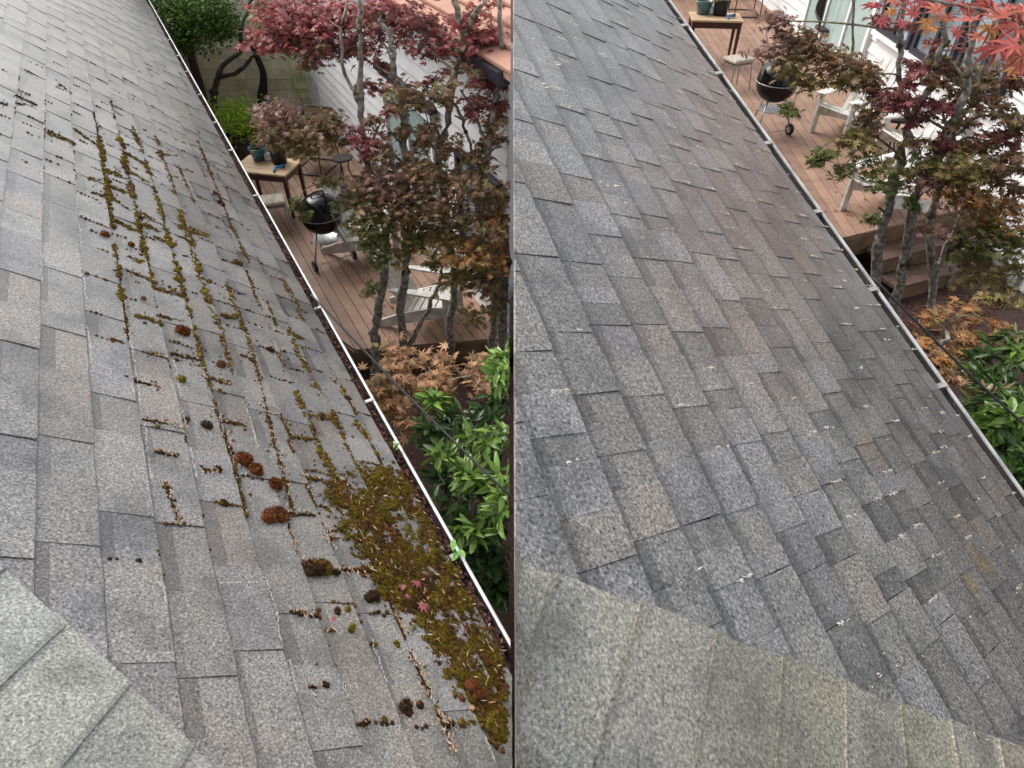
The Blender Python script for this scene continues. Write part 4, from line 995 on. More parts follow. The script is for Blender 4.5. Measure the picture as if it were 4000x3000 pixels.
def sled_chair(loc, rz, label):
    o = empty('sled_base_chair', loc, rz, label, 'chair')
    for x in (-.28, .28):
        mb = MB(); mb.tube(curve([(x, -.32, .44), (x, -.36, .2), (x*1.05, -.34, .015), (x*1.05, 0, .012), (x*1.05, .34, .015), (x, .34, .25), (x, .30, .40), (x, .42, .95)], 4), .012, 8); mb.build('frame', M_blackp, o, smooth=True)
    for y, z in ((-.345, .015), (.345, .015), (-.32, .44), (.42, .95)):
        mb = MB(); mb.tube([(-.29, y, z), (.29, y, z)], .012, 8); mb.build('crossbar', M_blackp, o)
    mb = MB(); mb.add([(-.265, -.31, .445), (.265, -.31, .445), (.265, .0, .41), (-.265, .0, .41), (.265, .30, .425), (-.265, .30, .425)], [(0, 1, 2, 3), (3, 2, 4, 5)]); k = [tuple(np.array(v)-(0, 0, .006)) for v in mb.v]; mb.add(k, [(3, 2, 1, 0), (5, 4, 2, 3)]); mb.build('seat', M_khaki, o)
    mb = MB(); mb.prism([(-.265, .30, .425), (.265, .30, .425), (.265, .41, .94), (-.265, .41, .94)], (0, .008, 0)); mb.build('backrest', M_khaki, o)
    return o
def round_table(loc, r0, h, label, top=M_iron):
    o = empty('round_side_table', loc, 0, label, 'table')
    mb = MB(); mb.lathe([(r0*.02, h-.02), (r0*.97, h-.02), (r0, h-.01), (r0*.97, h), (r0*.02, h)], 28); mb.build('table_top', top, o, smooth=False)
    mb = MB(); mb.lathe([(r0*.97, h-.028), (r0*1.04, h-.022), (r0*1.04, h-.002), (r0*.99, h+.006)], 28); mb.build('rim', M_iron, o)
    for k in range(3):
        a = 2*math.pi*k/3+.4; mb = MB(); mb.tube(curve([(math.cos(a)*r0*.7, math.sin(a)*r0*.7, h-.02), (math.cos(a)*r0*.45, math.sin(a)*r0*.45, h*.5), (math.cos(a)*r0*.85, math.sin(a)*r0*.85, 0)], 4), .011, 7); mb.build('leg', M_iron, o, smooth=True)
    return o
def wicker_chair(loc, rz, label):
    o = empty('wicker_chair', loc, rz, label, 'chair')
    mb = MB(); n = 28; vs = []
    for rr, dz in ((0.0, .0), (.16, .012), (.27, .04), (.30, .05), (.31, .03), (.28, .0)):
        for j in range(n): a = 2*math.pi*j/n; vs.append((rr*math.cos(a), .22+.16*(rr*math.sin(a)+.3)-dz, .74+rr*math.sin(a)*1.02))
    mb.add(vs, [(i*n+j, i*n+(j+1) % n, (i+1)*n+(j+1) % n, (i+1)*n+j) for i in range(5) for j in range(n)]); mb.build('backrest', M_wick, o, smooth=True)
    mb = MB(); mb.lathe([(.02, .40), (.24, .40), (.28, .42), (.28, .45), (.24, .465), (.02, .455)], 24); mb.build('seat', M_wick, o, smooth=True)
    for k in range(4):
        a = math.pi/4+k*math.pi/2; mb = MB(); mb.tube([(math.cos(a)*.2, math.sin(a)*.2, .41), (math.cos(a)*.27, math.sin(a)*.27, 0)], .014, 7); mb.build('leg', M_wick, o)
    for x in (-.28, .28):
        mb = MB(); mb.tube(curve([(x, .26, .66), (x*1.1, .0, .64), (x*1.0, -.2, .60), (x*.9, -.2, .44)], 4), .018, 8); mb.build('armrest', M_wick, o, smooth=True)
    return o
# --- left courtyard
aL = math.atan2(dLh[1], dLh[0])
gp = G(1292, 1015, 0); kettle_grill(gp, R(35), 1.0, 'black kettle grill with silver legs on the left deck')
tp = G(1085, 815, 0); wood_table(tp, R(-12), 'pine topped table with dark red legs and plant pots on the left deck')
def on_table(tp, rz, dx, dy): return (tp[0]+math.cos(rz)*dx-math.sin(rz)*dy, tp[1]+math.sin(rz)*dx+math.cos(rz)*dy, tp[2]+.751)
pot(on_table(tp, R(-12), -.20, .17), .14, .20, M_teal, 'teal glazed pot on the left pine topped table', plant=('grn', 60, .18, .06))
pot(on_table(tp, R(-12), .17, .12), .13, .25, M_blackp, 'black nursery pot at the back of the left pine topped table', plant=('brn', 110, .34, .07), taper=.85)
hose_nozzle(on_table(tp, R(-12), .26, -.10), R(30), 'blue spray nozzle on the left pine topped table')
mb = MB(); mb.box((0, 0, .06), (.16, .10, .12)); b_ = mb.build('paper_bag', M_paper, None, bevel=.02); b_.location = on_table(tp, R(-12), -.02, .18); tag(b_, 'crumpled white paper bag between two pots on the left table', 'bag')
stool(G(1085, 890, 0), R(15), 'striped cushion stool with grey legs beside the left pine topped table')
sled_chair(G(1238, 655, 0), R(-14), 'black sled base chair with khaki sling behind the left kettle grill')
round_table(G(1352, 705, 0), .17, .42, 'small round black side table near the sliding door of the left courtyard')
adirondack(G(1672, 1245, 0), aL-R(40), 'white slatted garden chair between the maple trunks near the left deck edge')
adirondack(G(1432, 985, 0), aL-R(52), 'white slatted garden chair half hidden by leaves behind the left kettle grill')
# barrel with lime shrub, sculpture, post, bare tree
bp_ = G(965, 618, 0); o = empty('barrel_planter', bp_, 0, 'dark brown half barrel planter under the lime green shrub', 'planter')
for k in range(18):
    a = 2*math.pi*k/18; mb = MB(); hw = .052
    def st(rr, z_, da): return (rr*math.cos(a+da), rr*math.sin(a+da), z_)
    mb.add([st(.25, 0, -.165), st(.25, 0, .165), st(.31, .30, .168), st(.31, .30, -.168), st(.30, .48, -.168), st(.30, .48, .168), st(.27, .48, -.168), st(.27, .48, .168), st(.22, 0, -.165), st(.22, 0, .165)], [(0, 1, 2, 3), (3, 2, 5, 4), (4, 5, 7, 6), (6, 7, 9, 8)]); mb.build('stave', M_barrel, o)
for z_, rr in ((.08, .272), (.38, .311)):
    mb = MB(); mb.lathe([(rr, z_-.02), (rr+.004, z_-.02), (rr+.004, z_+.02), (rr, z_+.02)], 28); mb.build('hoop', M_iron, o)
mb = MB(); mb.lathe([(.01, .44), (.27, .44)], 18); mb.build('soil', M_soil, o)
sh = empty('lime_shrub', (bp_[0], bp_[1], .44), 0, 'bright lime green shrub growing in the half barrel', 'shrub')
P = np.array([(rnd.gauss(0, .23), rnd.gauss(0, .23), abs(rnd.gauss(.30, .15))) for _ in range(1500)]); cc = np.array(COLS['lime'])[NR.integers(0, 3, 1500)]*NR.uniform(.7, 1.2, (1500, 1))
V, F_, C = leaves(P, NR.uniform(.6, 1.2, 1500)*.08, cc, TOV, 1.2); link(bpy.data.objects.new('foliage', raw_mesh('foliage', V, F_, M_leaf, C)), sh)
mb = MB()
for i in range(14): mb.tube([(0, 0, 0), tuple(P[i])], .006, 5, (.5, .5, .3))
mb.build('stem', M_barkd, sh)
sp = WY(1020, 405, 14.3); sp = np.array([sp[0], 14.3, 0.0]); o = empty('garden_sculpture', sp, 0, 'dark metal garden sculpture with curved stem and pointed cap before the block wall', 'sculpture')
mb = MB(); mb.tube(curve([(0, 0, 0), (.03, 0, .25), (.12, 0, .5), (.17, 0, .72), (.13, 0, .95), (.13, 0, 1.1)], 5), list(np.interp(np.linspace(0, 1, 26), [0, .15, .5, 1], [.17, .10, .06, .04])), 10); mb.build('stem', M_iron, o, smooth=True)
mb = MB(); mb.lathe([(.03, -.04), (.13, .02), (.16, .06), (.10, .13), (.035, .19), (.01, .22)], 12, (.13, 0, 1.08)); mb.build('cap', M_iron, o, smooth=True); o.scale = (1.15, 1.15, 1.2)
pp = WY(785, 350, 14.5); mb = MB(); mb.box((pp[0], 14.5, 1.2), (.13, .13, 3.2)); mb.box((pp[0], 14.5, 2.83), (.17, .17, .05)); tag(mb.build('fence_post', M_barrel, None, bevel=.01), 'brown square timber post before the block wall beneath the evergreen', 'post')
mb = MB()
tree('bare_crooked_tree', 'dark crooked bare tree with two stems in front of the block wall', [TY([(835, 440, 13.7), (838, 362, 13.7), (856, 301, 13.7), (874, 253, 13.7), (940, 193, 13.7), (940, 120, 13.7), (964, 48, 13.7), (1000, -30, 13.7)], .085, .03), TY([(862, 300, 13.7), (928, 283, 13.7), (976, 235, 13.7), (1000, 199, 13.7), (1010, 130, 13.7), (1040, 60, 13.7)], .055, .02)], [], .06, bark=M_barkd)
tree('evergreen_tree', 'dense dark green evergreen above the mossy roof gutter at the back', [TY([(720, 330, 13.6), (722, 200, 13.6), (740, 60, 13.6), (750, -60, 13.6)], .08, .04)],
     PADS([(680, 30, 75, 'hedge', 1.5, -.3), (760, 60, 90, 'hedge', 1.5, -.5), (850, 50, 80, 'hedge', 1.5, -.3), (720, 130, 70, 'hedge', 1.4, -.4), (800, 130, 80, 'hedge', 1.4, -.5), (870, 120, 50, 'hedge', 1.3, -.2), (730, 185, 35, 'hedge', 1.2, -.4), (640, -20, 70, 'hedge', 1.0, 0), (780, -20, 80, 'hedge', 1.0, 0)], 13.3), .11, TSM, leafm=M_leaf, thick=.75, tilt=.9, dens=1.3)
tree('fern_clump', 'light green ferny clump at the corner of the white siding', [TY([(1175, 440, 14.2), (1180, 380, 14.2)], .02, .01)], PADS([(1185, 310, 30, 'spring', .9, 0), (1170, 350, 25, 'spring', .8, 0)], 14.1), .07, TOV, cat='plant', limb=False)
# --- maples of the left courtyard
Ya = 6.25
bA = G(1462, 1498, LSOIL)
tree('japanese_maple', 'lichen spotted maple nearest the gutter with layered red crown over the grill',
 [[(bA, .075)]+TY([(1470, 1422, Ya), (1466, 1300, Ya), (1482, 1199, Ya+.05), (1510, 1030, Ya+.1), (1500, 900, Ya+.15), (1445, 700, Ya+.3), (1420, 540, Ya+.4), (1412, 420, Ya+.4), (1406, 250, Ya+.5), (1405, 120, Ya+.5), (1412, -40, Ya+.6)], .068, .025),
  TY([(1412, 420, Ya+.4), (1380, 350, Ya+.4), (1362, 320, Ya+.5), (1329, 150, Ya+.6), (1356, 10, Ya+.7)], .028, .015)],
 PADS([(1150,60,120,'red',1,1.2),(1090,150,95,'red',.9,1.0),(1230,110,110,'red',1,1.0),(1180,215,80,'brn',.6,.9),(1310,60,100,'red',1,1.1),(1330,180,95,'dred',.9,.9),(1400,90,90,'dred',.9,1.0),(1040,180,45,'red',.7,.9),(1010,60,40,'grn',.35,1.4),(1260,210,60,'brn',.6,.8),
  (1120,470,95,'mauve',.9,.4),(1220,500,95,'brn',.9,.4),(1080,530,65,'brn',.8,.3),(1300,500,70,'brn',.8,.4),(1180,570,60,'olive',.7,.3),(1110,580,45,'olive',.6,.3),(1320,570,40,'olive',.5,.3),
  (1430,540,65,'red',.8,.3),(1450,330,60,'red',.5,.6),(1420,600,50,'dred',.7,.3),
  (1300,705,40,'olive',.45,.2),(1165,800,26,'grn',.6,.15),(1200,845,20,'grn',.5,.15),(1370,755,60,'mauve',.7,.2),(1440,1120,32,'grn',.5,-.1)], Ya), .105, T7)
tree('japanese_maple', 'twin stemmed grey maple in the middle of the left courtyard with brown foliage',
 [[(G(1585, 1440, LSOIL), .08)]+TY([(1579, 1374, Ya+.1), (1567, 1211, Ya+.1), (1579, 1090, Ya+.1), (1591, 964, Ya+.15), (1598, 780, Ya+.2), (1579, 603, Ya+.3), (1582, 458, Ya+.3), (1545, 300, Ya+.4), (1533, 180, Ya+.4), (1482, 60, Ya+.5)], .072, .025),
  TY([(1590, 1370, Ya+.1), (1620, 1310, Ya+.05), (1657, 1235, Ya), (1693, 1150, Ya), (1714, 1108, Ya), (1730, 1040, Ya)], .045, .02)],
 PADS([(1480,150,85,'dred',.9,.8),(1560,80,85,'dred',.8,.9),(1520,30,70,'red',.8,1.0),(1600,390,85,'brn',.8,.2),(1530,420,40,'red',.5,.3),(1560,520,50,'brn',.7,.2),(1480,470,42,'brn',.6,.2),(1500,600,55,'brn',.7,.1),(1500,260,40,'dred',.5,.6),
  (1450,720,85,'brn',.8,.1),(1550,680,90,'mauve',.8,0),(1460,790,80,'olive',.75,0),(1560,790,85,'mauve',.7,-.1),(1480,870,75,'grn',.6,0),(1620,740,70,'brn',.6,0),(1580,860,75,'olive',.6,-.1),(1400,800,60,'grn',.6,.1),(1640,850,65,'brn',.6,-.1),(1520,920,60,'grn',.5,0),(1400,880,55,'olive',.6,0),(1450,950,45,'grn',.5,-.1),(1650,960,55,'olive',.6,-.2),(1560,1010,45,'olive',.5,-.2),(1480,1010,38,'grn',.5,-.2),(1720,1010,55,'olive',.6,-.3)], Ya), .105, T7)
tree('japanese_maple', 'tall forked maple with pale upper trunk before the sliding door',
 [[(G(1765, 1395, LSOIL), .06)]+TY([(1763, 1350, Ya+.15), (1766, 1200, Ya+.15), (1776, 1120, Ya+.15), (1760, 950, Ya+.2), (1738, 800, Ya+.25), (1711, 633, Ya+.3), (1747, 482, Ya+.3), (1765, 338, Ya+.3), (1790, 229, Ya+.3), (1808, 133, Ya+.3), (1790, 60, Ya+.3), (1782, -60, Ya+.3)], .062, .032),
  TY([(1808, 140, Ya+.3), (1830, 90, Ya+.3), (1860, 50, Ya+.3), (1895, -30, Ya+.3)], .04, .025), TY([(1765, 400, Ya+.3), (1800, 450, Ya+.3), (1830, 540, Ya+.3), (1850, 620, Ya+.35)], .022, .014)],
 PADS([(1640,170,75,'dred',.7,.6),(1700,205,65,'red',.6,.5),(1660,60,80,'dred',.6,.7),(1700,400,50,'brn',.7,.2),(1680,510,50,'brn',.7,.1),(1660,540,40,'brn',.6,.1),(1680,690,85,'brn',.75,-.1),(1770,720,80,'brn',.75,-.1),(1680,800,85,'brn',.7,-.2),(1780,830,85,'brn',.7,-.2),(1740,920,90,'olive',.7,-.2),(1660,930,60,'grn',.6,-.1),(1590,940,45,'grn',.5,0),(1800,60,70,'red',.5,.5),(1640,430,50,'brn',.6,.1),(1760,330,50,'brn',.5,.1),(1820,470,52,'dred',.6,.1),(1750,580,60,'brn',.7,0),(1620,600,60,'brn',.7,.1),(1700,300,45,'dred',.5,.3)], Ya), .105, T7)
tree('japanese_maple', 'maple at the right edge of the left courtyard with olive and amber leaves',
 [[(G(1925, 1440, LSOIL), .07)]+TY([(1928, 1362, Ya), (1935, 1200, Ya), (1925, 1000, Ya), (1888, 723, Ya+.1), (1905, 570, Ya+.1), (1922, 420, Ya+.1), (1938, 330, Ya+.2), (1955, 160, Ya+.2), (1950, -30, Ya+.2)], .07, .022),
  TY([(1905, 570, Ya+.1), (1870, 500, Ya+.1), (1835, 400, Ya+.2), (1800, 350, Ya+.2)], .022, .012), TY([(1960, 1400, 6.0), (1966, 1150, 5.9), (1968, 900, 5.9)], .075, .06)],
 PADS([(1850,170,90,'red',.8,.4),(1920,110,65,'red',.7,.4),(1940,230,60,'dred',.8,.3),(1880,40,70,'dred',.5,.5),(1850,260,65,'brn',.6,.3),(1850,400,60,'dred',.6,.2),(1900,480,55,'brn',.65,.1),(1930,330,50,'dred',.7,.2),(1950,560,45,'brn',.55,.1),(1850,590,40,'brn',.4,.1),
  (1880,760,75,'brn',.65,-.3),(1900,880,80,'brn',.75,-.4),(1850,980,95,'amber',.75,-.5),(1930,1000,70,'amber',.8,-.5),(1810,1070,80,'olive',.8,-.4),(1900,1110,80,'brn',.8,-.5),(1940,1200,55,'olive',.6,-.5),(1850,1220,45,'olive',.6,-.4),(1790,980,60,'olive',.6,-.4),(1950,780,45,'brn',.6,-.3),(1900,620,55,'brn',.7,0),(1960,430,40,'dred',.6,.1),(1830,680,55,'brn',.6,-.2),(1960,880,45,'amber',.7,-.4),(1880,330,50,'dred',.6,.2)], Ya), .11, T7)
# low orange maple in front of the deck
tree('orange_maple_shrub', 'low maple shrub with dusty orange leaves below the left deck edge',
 [[(G(1500, 1990, LSOIL), .05), (W(1545, 1700, 5.6), .04), (W(1600, 1560, 5.3), .03), (W(1640, 1480, 5.2), .02)], [(W(1610, 1570, 5.3), .022), (W(1700, 1500, 5.2), .018), (W(1840, 1470, 5.2), .01)]],
 [(1520,1400,5.3,65,'orange',.75),(1600,1440,5.2,85,'orange',.8),(1500,1500,5.0,70,'orange',.8),(1590,1540,5.0,85,'orange',.8),(1690,1470,5.1,70,'orange',.7),(1780,1430,5.3,80,'orange',.7),(1850,1490,5.2,75,'orange',.7),(1920,1510,5.2,55,'orange',.6),(1610,1640,4.9,55,'orange',.7),(1520,1580,4.9,50,'amber',.6),(1740,1540,5.2,60,'amber',.5),(1910,1440,5.3,45,'orange',.5)], .125, T7, side=-1, tilt=.45, dens=.85, cat='shrub')
# laurel by the gutter
def laurel(name, label, stems, pads, side, size=.15, ck='laurel', cat='shrub', dens=1.0, tilt=.8):
    return tree(name, label, stems, pads, size, TOV, side=side, leafm=M_leafg, tilt=tilt, dens=dens*1.3, thick=.8, cat=cat, bark=M_barkd)
laurel('laurel_bush', 'glossy green laurel bush growing up beside the mossy gutter',
 [[(np.array([-.55, 3.0, LSOIL]), .05), (W(1800, 2050, 4.6), .04), (W(1830, 1800, 4.3), .025)], [(np.array([-.5, 2.95, LSOIL]), .04), (W(1900, 2200, 4.2), .03), (W(1940, 2000, 3.9), .02)]],
 [(1720,1640,4.7,50,'laurel',.8),(1800,1660,4.6,70,'laurel',.9),(1900,1660,4.5,80,'laurel',1),(1960,1560,4.5,60,'laurel',.9),(1700,1680,4.5,60,'laurel',.8),(1800,1740,4.3,80,'laurel',1),(1900,1780,4.0,80,'laurel',1),(1960,1700,4.0,55,'spring',.6),
  (1720,1850,4.3,55,'laurel',.7),(1790,1900,4.1,75,'laurel',1),(1890,1900,3.8,80,'laurel',1),(1960,1880,3.7,55,'spring',.8),(1800,2030,3.9,65,'laurel',.9),(1900,2050,3.7,75,'laurel',1),(1960,2050,3.6,50,'laurel',1),(1860,2150,3.7,55,'laurel',.8),(1940,2170,3.6,60,'laurel',.9),(1950,2290,3.6,45,'laurel',.6),(1900,2250,3.8,50,'laurel',.7),
  (1690,1560,4.5,26,'spring',.6),(1960,1400,4.4,40,'spring',1.0),(1970,1470,4.2,32,'spring',.9),(1730,1790,4.1,38,'spring',.7),(1880,1720,4.0,32,'spring',.7),(1850,1860,3.7,30,'spring',.7),(1960,1960,3.5,36,'spring',.8),(1840,2080,3.5,30,'spring',.7)], -1, .21)
# fallen pink maple leaves on the moss, a green sprout in the gutter
for x, y, sz, c, lb in ((1630,2385,30,(.52,.16,.20),'largest pink fallen maple leaf lying on the thick moss'),(1612,2292,22,(.45,.11,.15),'dark pink fallen maple leaf, topmost on the thick moss'),(1562,2315,17,(.5,.2,.22),'small pale pink fallen leaf at the upper left of the leaf cluster'),(1573,2345,18,(.48,.13,.17),'curled pink fallen leaf left of the largest fallen leaf'),(1282,2440,15,(.55,.1,.12),'thin pink leaf standing on bare shingles left of the moss mat'),(1290,2130,9,(.5,.1,.1),'tiny red leaf fragment on the mossy roof above a joint'),(1830,2780,14,(.6,.33,.2),'dry tan fallen leaf at the lower end of the moss mat')):
    s_, t_ = rst(RL, x, y); p = rpt(RL, s_, t_, .024); k = px_size(RL, x, y)*sz*1.5
    V, F_, C = leaves([p], [k], [c], T7, .1, droop=[RL.n*1.0-ZA*.6]); me = raw_mesh('fallen_leaf', V-p, F_, M_leaf, C); o = bpy.data.objects.new('fallen_leaf', me); col.objects.link(o); o.location = p; tag(o, lb, 'leaf')
for x, y, nm_lb in ((1790, 2175, 'green seedling sprouting from the gutter beside the moss mat'), (1548, 1760, 'tiny green seedling growing in the litter filled gutter')):
    s_, t_ = rst(RL, x, y); p = rpt(RL, s_, eaveL, 0)+RL.o*wL*.5+RL.u*-.06; big = y > 2000
    o = empty('gutter_seedling', p, 0, nm_lb, 'plant'); mb = MB(); mb.tube([(0, 0, 0), (.004, -.004, .09)], .002, 5, (.6, .9, .4)); mb.build('stem', M_barkd, o)
    for i in range(5):
        a = i*1.3; V, F_, C = leaves([np.array([math.cos(a)*.012, math.sin(a)*.012, .075+.006*i])], [.05 if big else .026], [(.2, .42, .09)], TSM, .4); link(bpy.data.objects.new('leaf', raw_mesh('leaf', V, F_, M_leafg, C)), o)
# cables
pa = W(1215, 1150, 3.95); pb = W(2010, 1945, 3.3); pb[0] = -.0
mb = MB(); mb.tube(curve([pa, (pa+pb)/2+np.array([0, 0, -.03]), pb], 8), .0065, 8); tag(mb.build('utility_cable', M_cable, None, smooth=True), 'thin black cable running from the mossy house gutter over the laurel', 'cable')

# --- right courtyard
gp = G(2985, 520, RDECK); kettle_grill(gp, R(20), 1.0, 'black kettle grill on the right deck, partly hidden by maple leaves')
tpR = G(2765, 235, RDECK); wood_table(tpR, R(-6), 'pine topped table with dark red legs at the top of the right deck')
pot(on_table(tpR, R(-6), -.22, .16), .15, .22, M_teal, 'teal glazed pot on the right pine topped table')
pot(on_table(tpR, R(-6), .08, .10), .14, .26, M_blackp, 'black nursery pot with green shoots on the right pine topped table', plant=('lime', 60, .12, .06), taper=.85)
hose_nozzle(on_table(tpR, R(-6), .24, -.08), R(20), 'blue spray nozzle on the right pine topped table')
mb = MB(); mb.box((0, 0, .06), (.14, .10, .12)); b_ = mb.build('paper_bag', M_paper, None, bevel=.02); b_.location = on_table(tpR, R(-6), -.05, .17); tag(b_, 'crumpled white paper bag between two pots on the right table', 'bag')
stool(G(2862, 345, RDECK), R(25), 'striped cushion stool between the right table and grill')
sled_chair(G(2905, 55, RDECK), R(-5), 'black sled base chair behind the right pine topped table')
wicker_chair(G(3215, 205, RDECK), R(-8), 'round backed dark wicker chair beside the right sliding door')
adirondack(G(3290, 520, RDECK), R(-58), 'white slatted garden chair nearest the right kettle grill')
adirondack(G(3440, 830, RDECK), R(-62), 'white slatted garden chair closest to the right deck edge')
adirondack(G(3545, 640, RDECK), R(-80), 'white slatted garden chair under the navy windows between two others')
round_table(G(3450, 590, RDECK), .24, .50, 'round glass topped side table between the white chairs on the right deck', M_glass)
Yr = 6.6
zR = RSOIL
bR1 = G(3404, 1265, zR); bR2 = G(3488, 1290, zR); bR3 = G(3630, 1290, zR); bR4 = G(3700, 1120, zR)
y1, y2, y3, y4 = bR1[1], bR2[1], bR3[1], bR4[1]
tree('japanese_maple', 'lichen spotted maple with forked stem beside the right deck steps',
 [[(bR1, .07)]+TY([(3434, 964, y1), (3446, 904, y1), (3482, 753, y1), (3512, 633, y1+.05), (3543, 530, y1+.1), (3573, 452, y1+.1), (3627, 362, y1+.1), (3660, 260, y1+.1), (3681, 169, y1+.1), (3693, 60, y1+.1)], .062, .028),
  TY([(3562, 470, y1+.1), (3530, 400, y1+.2), (3518, 338, y1+.2), (3512, 211, y1+.2), (3524, 90, y1+.2), (3530, -40, y1+.2)], .035, .024)],
 PADS([(3040,80,60,'mauve',.8,.8),(3000,175,70,'mauve',.7,.6),(3100,170,75,'brn',.8,.6),(3200,220,85,'brn',.8,.5),(3300,250,80,'brn',.8,.4),(3100,265,70,'olive',.8,.5),(3390,290,65,'brn',.8,.3),(3150,320,60,'olive',.7,.4),(3095,430,40,'grn',.7,.2),(3260,310,55,'olive',.7,.4),(3400,370,60,'brn',.8,.2),(3350,300,60,'brn',.7,.3),(3060,140,50,'mauve',.6,.7),
  (3350,530,45,'olive',.7,0),(3180,615,42,'grn',.7,-.1),(3290,660,50,'grn',.75,-.2),(3350,580,60,'olive',.75,-.1),(3410,630,65,'grn',.75,-.2),(3440,710,65,'grn',.75,-.3),(3230,600,35,'grn',.5,-.1),(3400,500,50,'brn',.6,0),(3465,395,55,'dred',.9,0),(3500,420,40,'red',.8,0),(3380,440,45,'brn',.5,.1),(3550,300,45,'dred',.6,.1),(3560,370,50,'dred',.7,0),(3480,90,60,'dred',.7,.3),(3420,850,30,'grn',.35,-.2)], y1), .105, T7, side=1)
tree('japanese_maple', 'pale stemmed maple in the centre of the right courtyard with brown red crown',
 [[(bR2, .07)]+TY([(3530, 1060, y2), (3542, 964, y2), (3579, 784, y2), (3625, 690, y2), (3669, 615, y2), (3717, 482, y2), (3747, 416, y2), (3780, 290, y2), (3800, 181, y2), (3810, 40, y2)], .062, .03)],
 PADS([(3650,240,60,'brn',.7,.3),(3740,330,75,'brn',.75,.2),(3600,480,45,'dred',.6,.1),(3640,310,55,'brn',.6,.2),(3700,180,55,'dred',.6,.3),(3690,440,50,'dred',.6,.1),(3820,410,80,'brn',.75,.1),(3750,480,55,'brn',.6,0),(3690,540,45,'dred',.5,0),(3620,640,45,'grn',.6,-.1),(3560,660,40,'olive',.6,-.1),(3700,660,75,'olive',.75,-.2),(3640,730,85,'mauve',.75,-.2),(3580,800,40,'grn',.5,-.2),(3630,580,40,'brn',.5,0),(3560,560,42,'brn',.6,0),(3620,420,45,'dred',.6,.1),(3770,560,50,'brn',.6,-.1),(3600,250,45,'dred',.5,.3),(3720,270,50,'brn',.6,.2)], y2), .105, T7, side=1)
tree('japanese_maple', 'mossy maple rising from the mulch right of the deck steps with amber leaves',
 [[(bR3, .055)]+TY([(3645, 1060, y3), (3639, 844, y3+.1), (3711, 603, y3+.15), (3735, 500, y3+.15), (3790, 400, y3+.2), (3850, 250, y3+.2), (3880, 80, y3+.2)], .05, .02), TY([(3640, 1100, y3), (3680, 1010, y3+.05), (3720, 900, y3+.1), (3800, 760, y3+.1)], .04, .02)],
 PADS([(3850,300,75,'brn',.75,.2),(3940,360,60,'brn',.7,.1),(3900,450,65,'brn',.75,0),(3860,550,75,'dred',.75,-.1),(3940,540,55,'brn',.7,-.1),(3800,620,85,'olive',.75,-.2),(3780,740,90,'amber',.8,-.3),(3890,690,80,'brn',.75,-.3),(3900,810,85,'amber',.85,-.4),(3800,880,80,'olive',.8,-.4),(3910,930,85,'grn',.8,-.5),(3960,830,50,'amber',.7,-.4),(3960,1040,60,'olive',.8,-.5),(3860,1010,60,'olive',.6,-.5),(3950,650,50,'brn',.6,-.2),(3730,800,60,'mauve',.6,-.3),(3980,480,50,'brn',.8,-.1),(3990,740,50,'brn',.8,-.4),(3970,930,60,'olive',.8,-.5),(3830,960,60,'grn',.7,-.5),(3880,620,60,'brn',.7,-.3),(3990,300,40,'dred',.7,.1),(3760,680,60,'brn',.6,-.2),(3830,1080,55,'olive',.7,-.6),(3920,1130,60,'olive',.7,-.6),(3780,1010,45,'grn',.6,-.5),(3650,880,50,'mauve',.5,-.4),(3980,620,55,'brn',.8,-.3)], y3), .108, T7, side=1)
tree('young_maple', 'thin straight maple stem in front of the right sliding door', [[(G(3331, 420, RDECK), .035)]+TY([(3331, 300, G(3331, 420, RDECK)[1]), (3331, 169, G(3331, 420, RDECK)[1]), (3332, 0, G(3331, 420, RDECK)[1]), (3335, -80, G(3331, 420, RDECK)[1])], .032, .02)], [], .07, side=1)
tree('japanese_maple', 'leaning mossy maple stem before the white siding on the right', [[(bR4, .055)]+TY([(3720, 1030, y4), (3760, 980, y4), (3830, 900, y4)], .05, .03)], [], .07, side=1)
# near branch of bright red leaves
pn = [W(4350, 250, 2.6), W(4150, 130, 2.35), W(3950, 60, 2.2), W(3750, 20, 2.15), W(3560, -10, 2.15)]
o = tree('bright_red_maple', 'bright red maple branch with large leaves close to the camera at top right', [[(np.array([3.3, 2.9, RSOIL]), .08), (np.array([3.25, 2.85, 2.4]), .06), (pn[0], .03)], [(pn[0], .02), (pn[1], .014), (pn[2], .010), (pn[3], .006), (pn[4], .004)]],
 [], .09, side=1)
lv = [(3415,25,2.3,42),(3500,20,2.5,30),(3570,55,2.2,50),(3480,50,2.4,34),(3660,40,2.2,55),(3700,75,2.15,50),(3620,80,2.3,40),(3790,75,2.1,80),(3760,30,2.2,50),(3850,30,2.2,55),(3910,60,2.1,70),(3970,110,2.1,80),(3990,30,2.2,60),(3900,185,2.1,75),(3960,170,2.05,60),(3930,230,2.2,45),(3995,215,2.15,60),(3870,110,2.25,55),(3545,10,2.3,40),(4010,150,2.2,60),(4060,80,2.2,80),(4100,200,2.3,80),(3840,-10,2.2,60),(3700,-5,2.2,50),(3440,80,2.6,34),(3530,95,2.6,34),(3605,15,2.3,46),(3730,130,2.5,40),(3650,110,2.6,36),(3830,140,2.4,44),(3940,20,2.3,60),(3990,250,2.3,50),(3850,200,2.6,36),(3950,270,2.5,40),(3480,-5,2.3,44)]
P = np.array([W(x, y, d) for x, y, d, s_ in lv]); S = np.array([s_*1.35*d/FPX for x, y, d, s_ in lv]); cc = np.array(COLS['bright'])[NR.integers(0, 7, len(lv))]
V, F_, C = leaves(P, S, cc*1.35, T7, .25, droop=[(-.1, -.75, .25)]); me = raw_mesh('crown', V-np.array(o.location), F_, M_leaf, C); link(bpy.data.objects.new('crown', me), o)
mb = MB()
for p in P:
    k = min(pn, key=lambda a: np.linalg.norm(a-p)); mb.tube([k, (k+p)/2+ZA*.02, p], .0015, 4, (1.2, .4, .3))
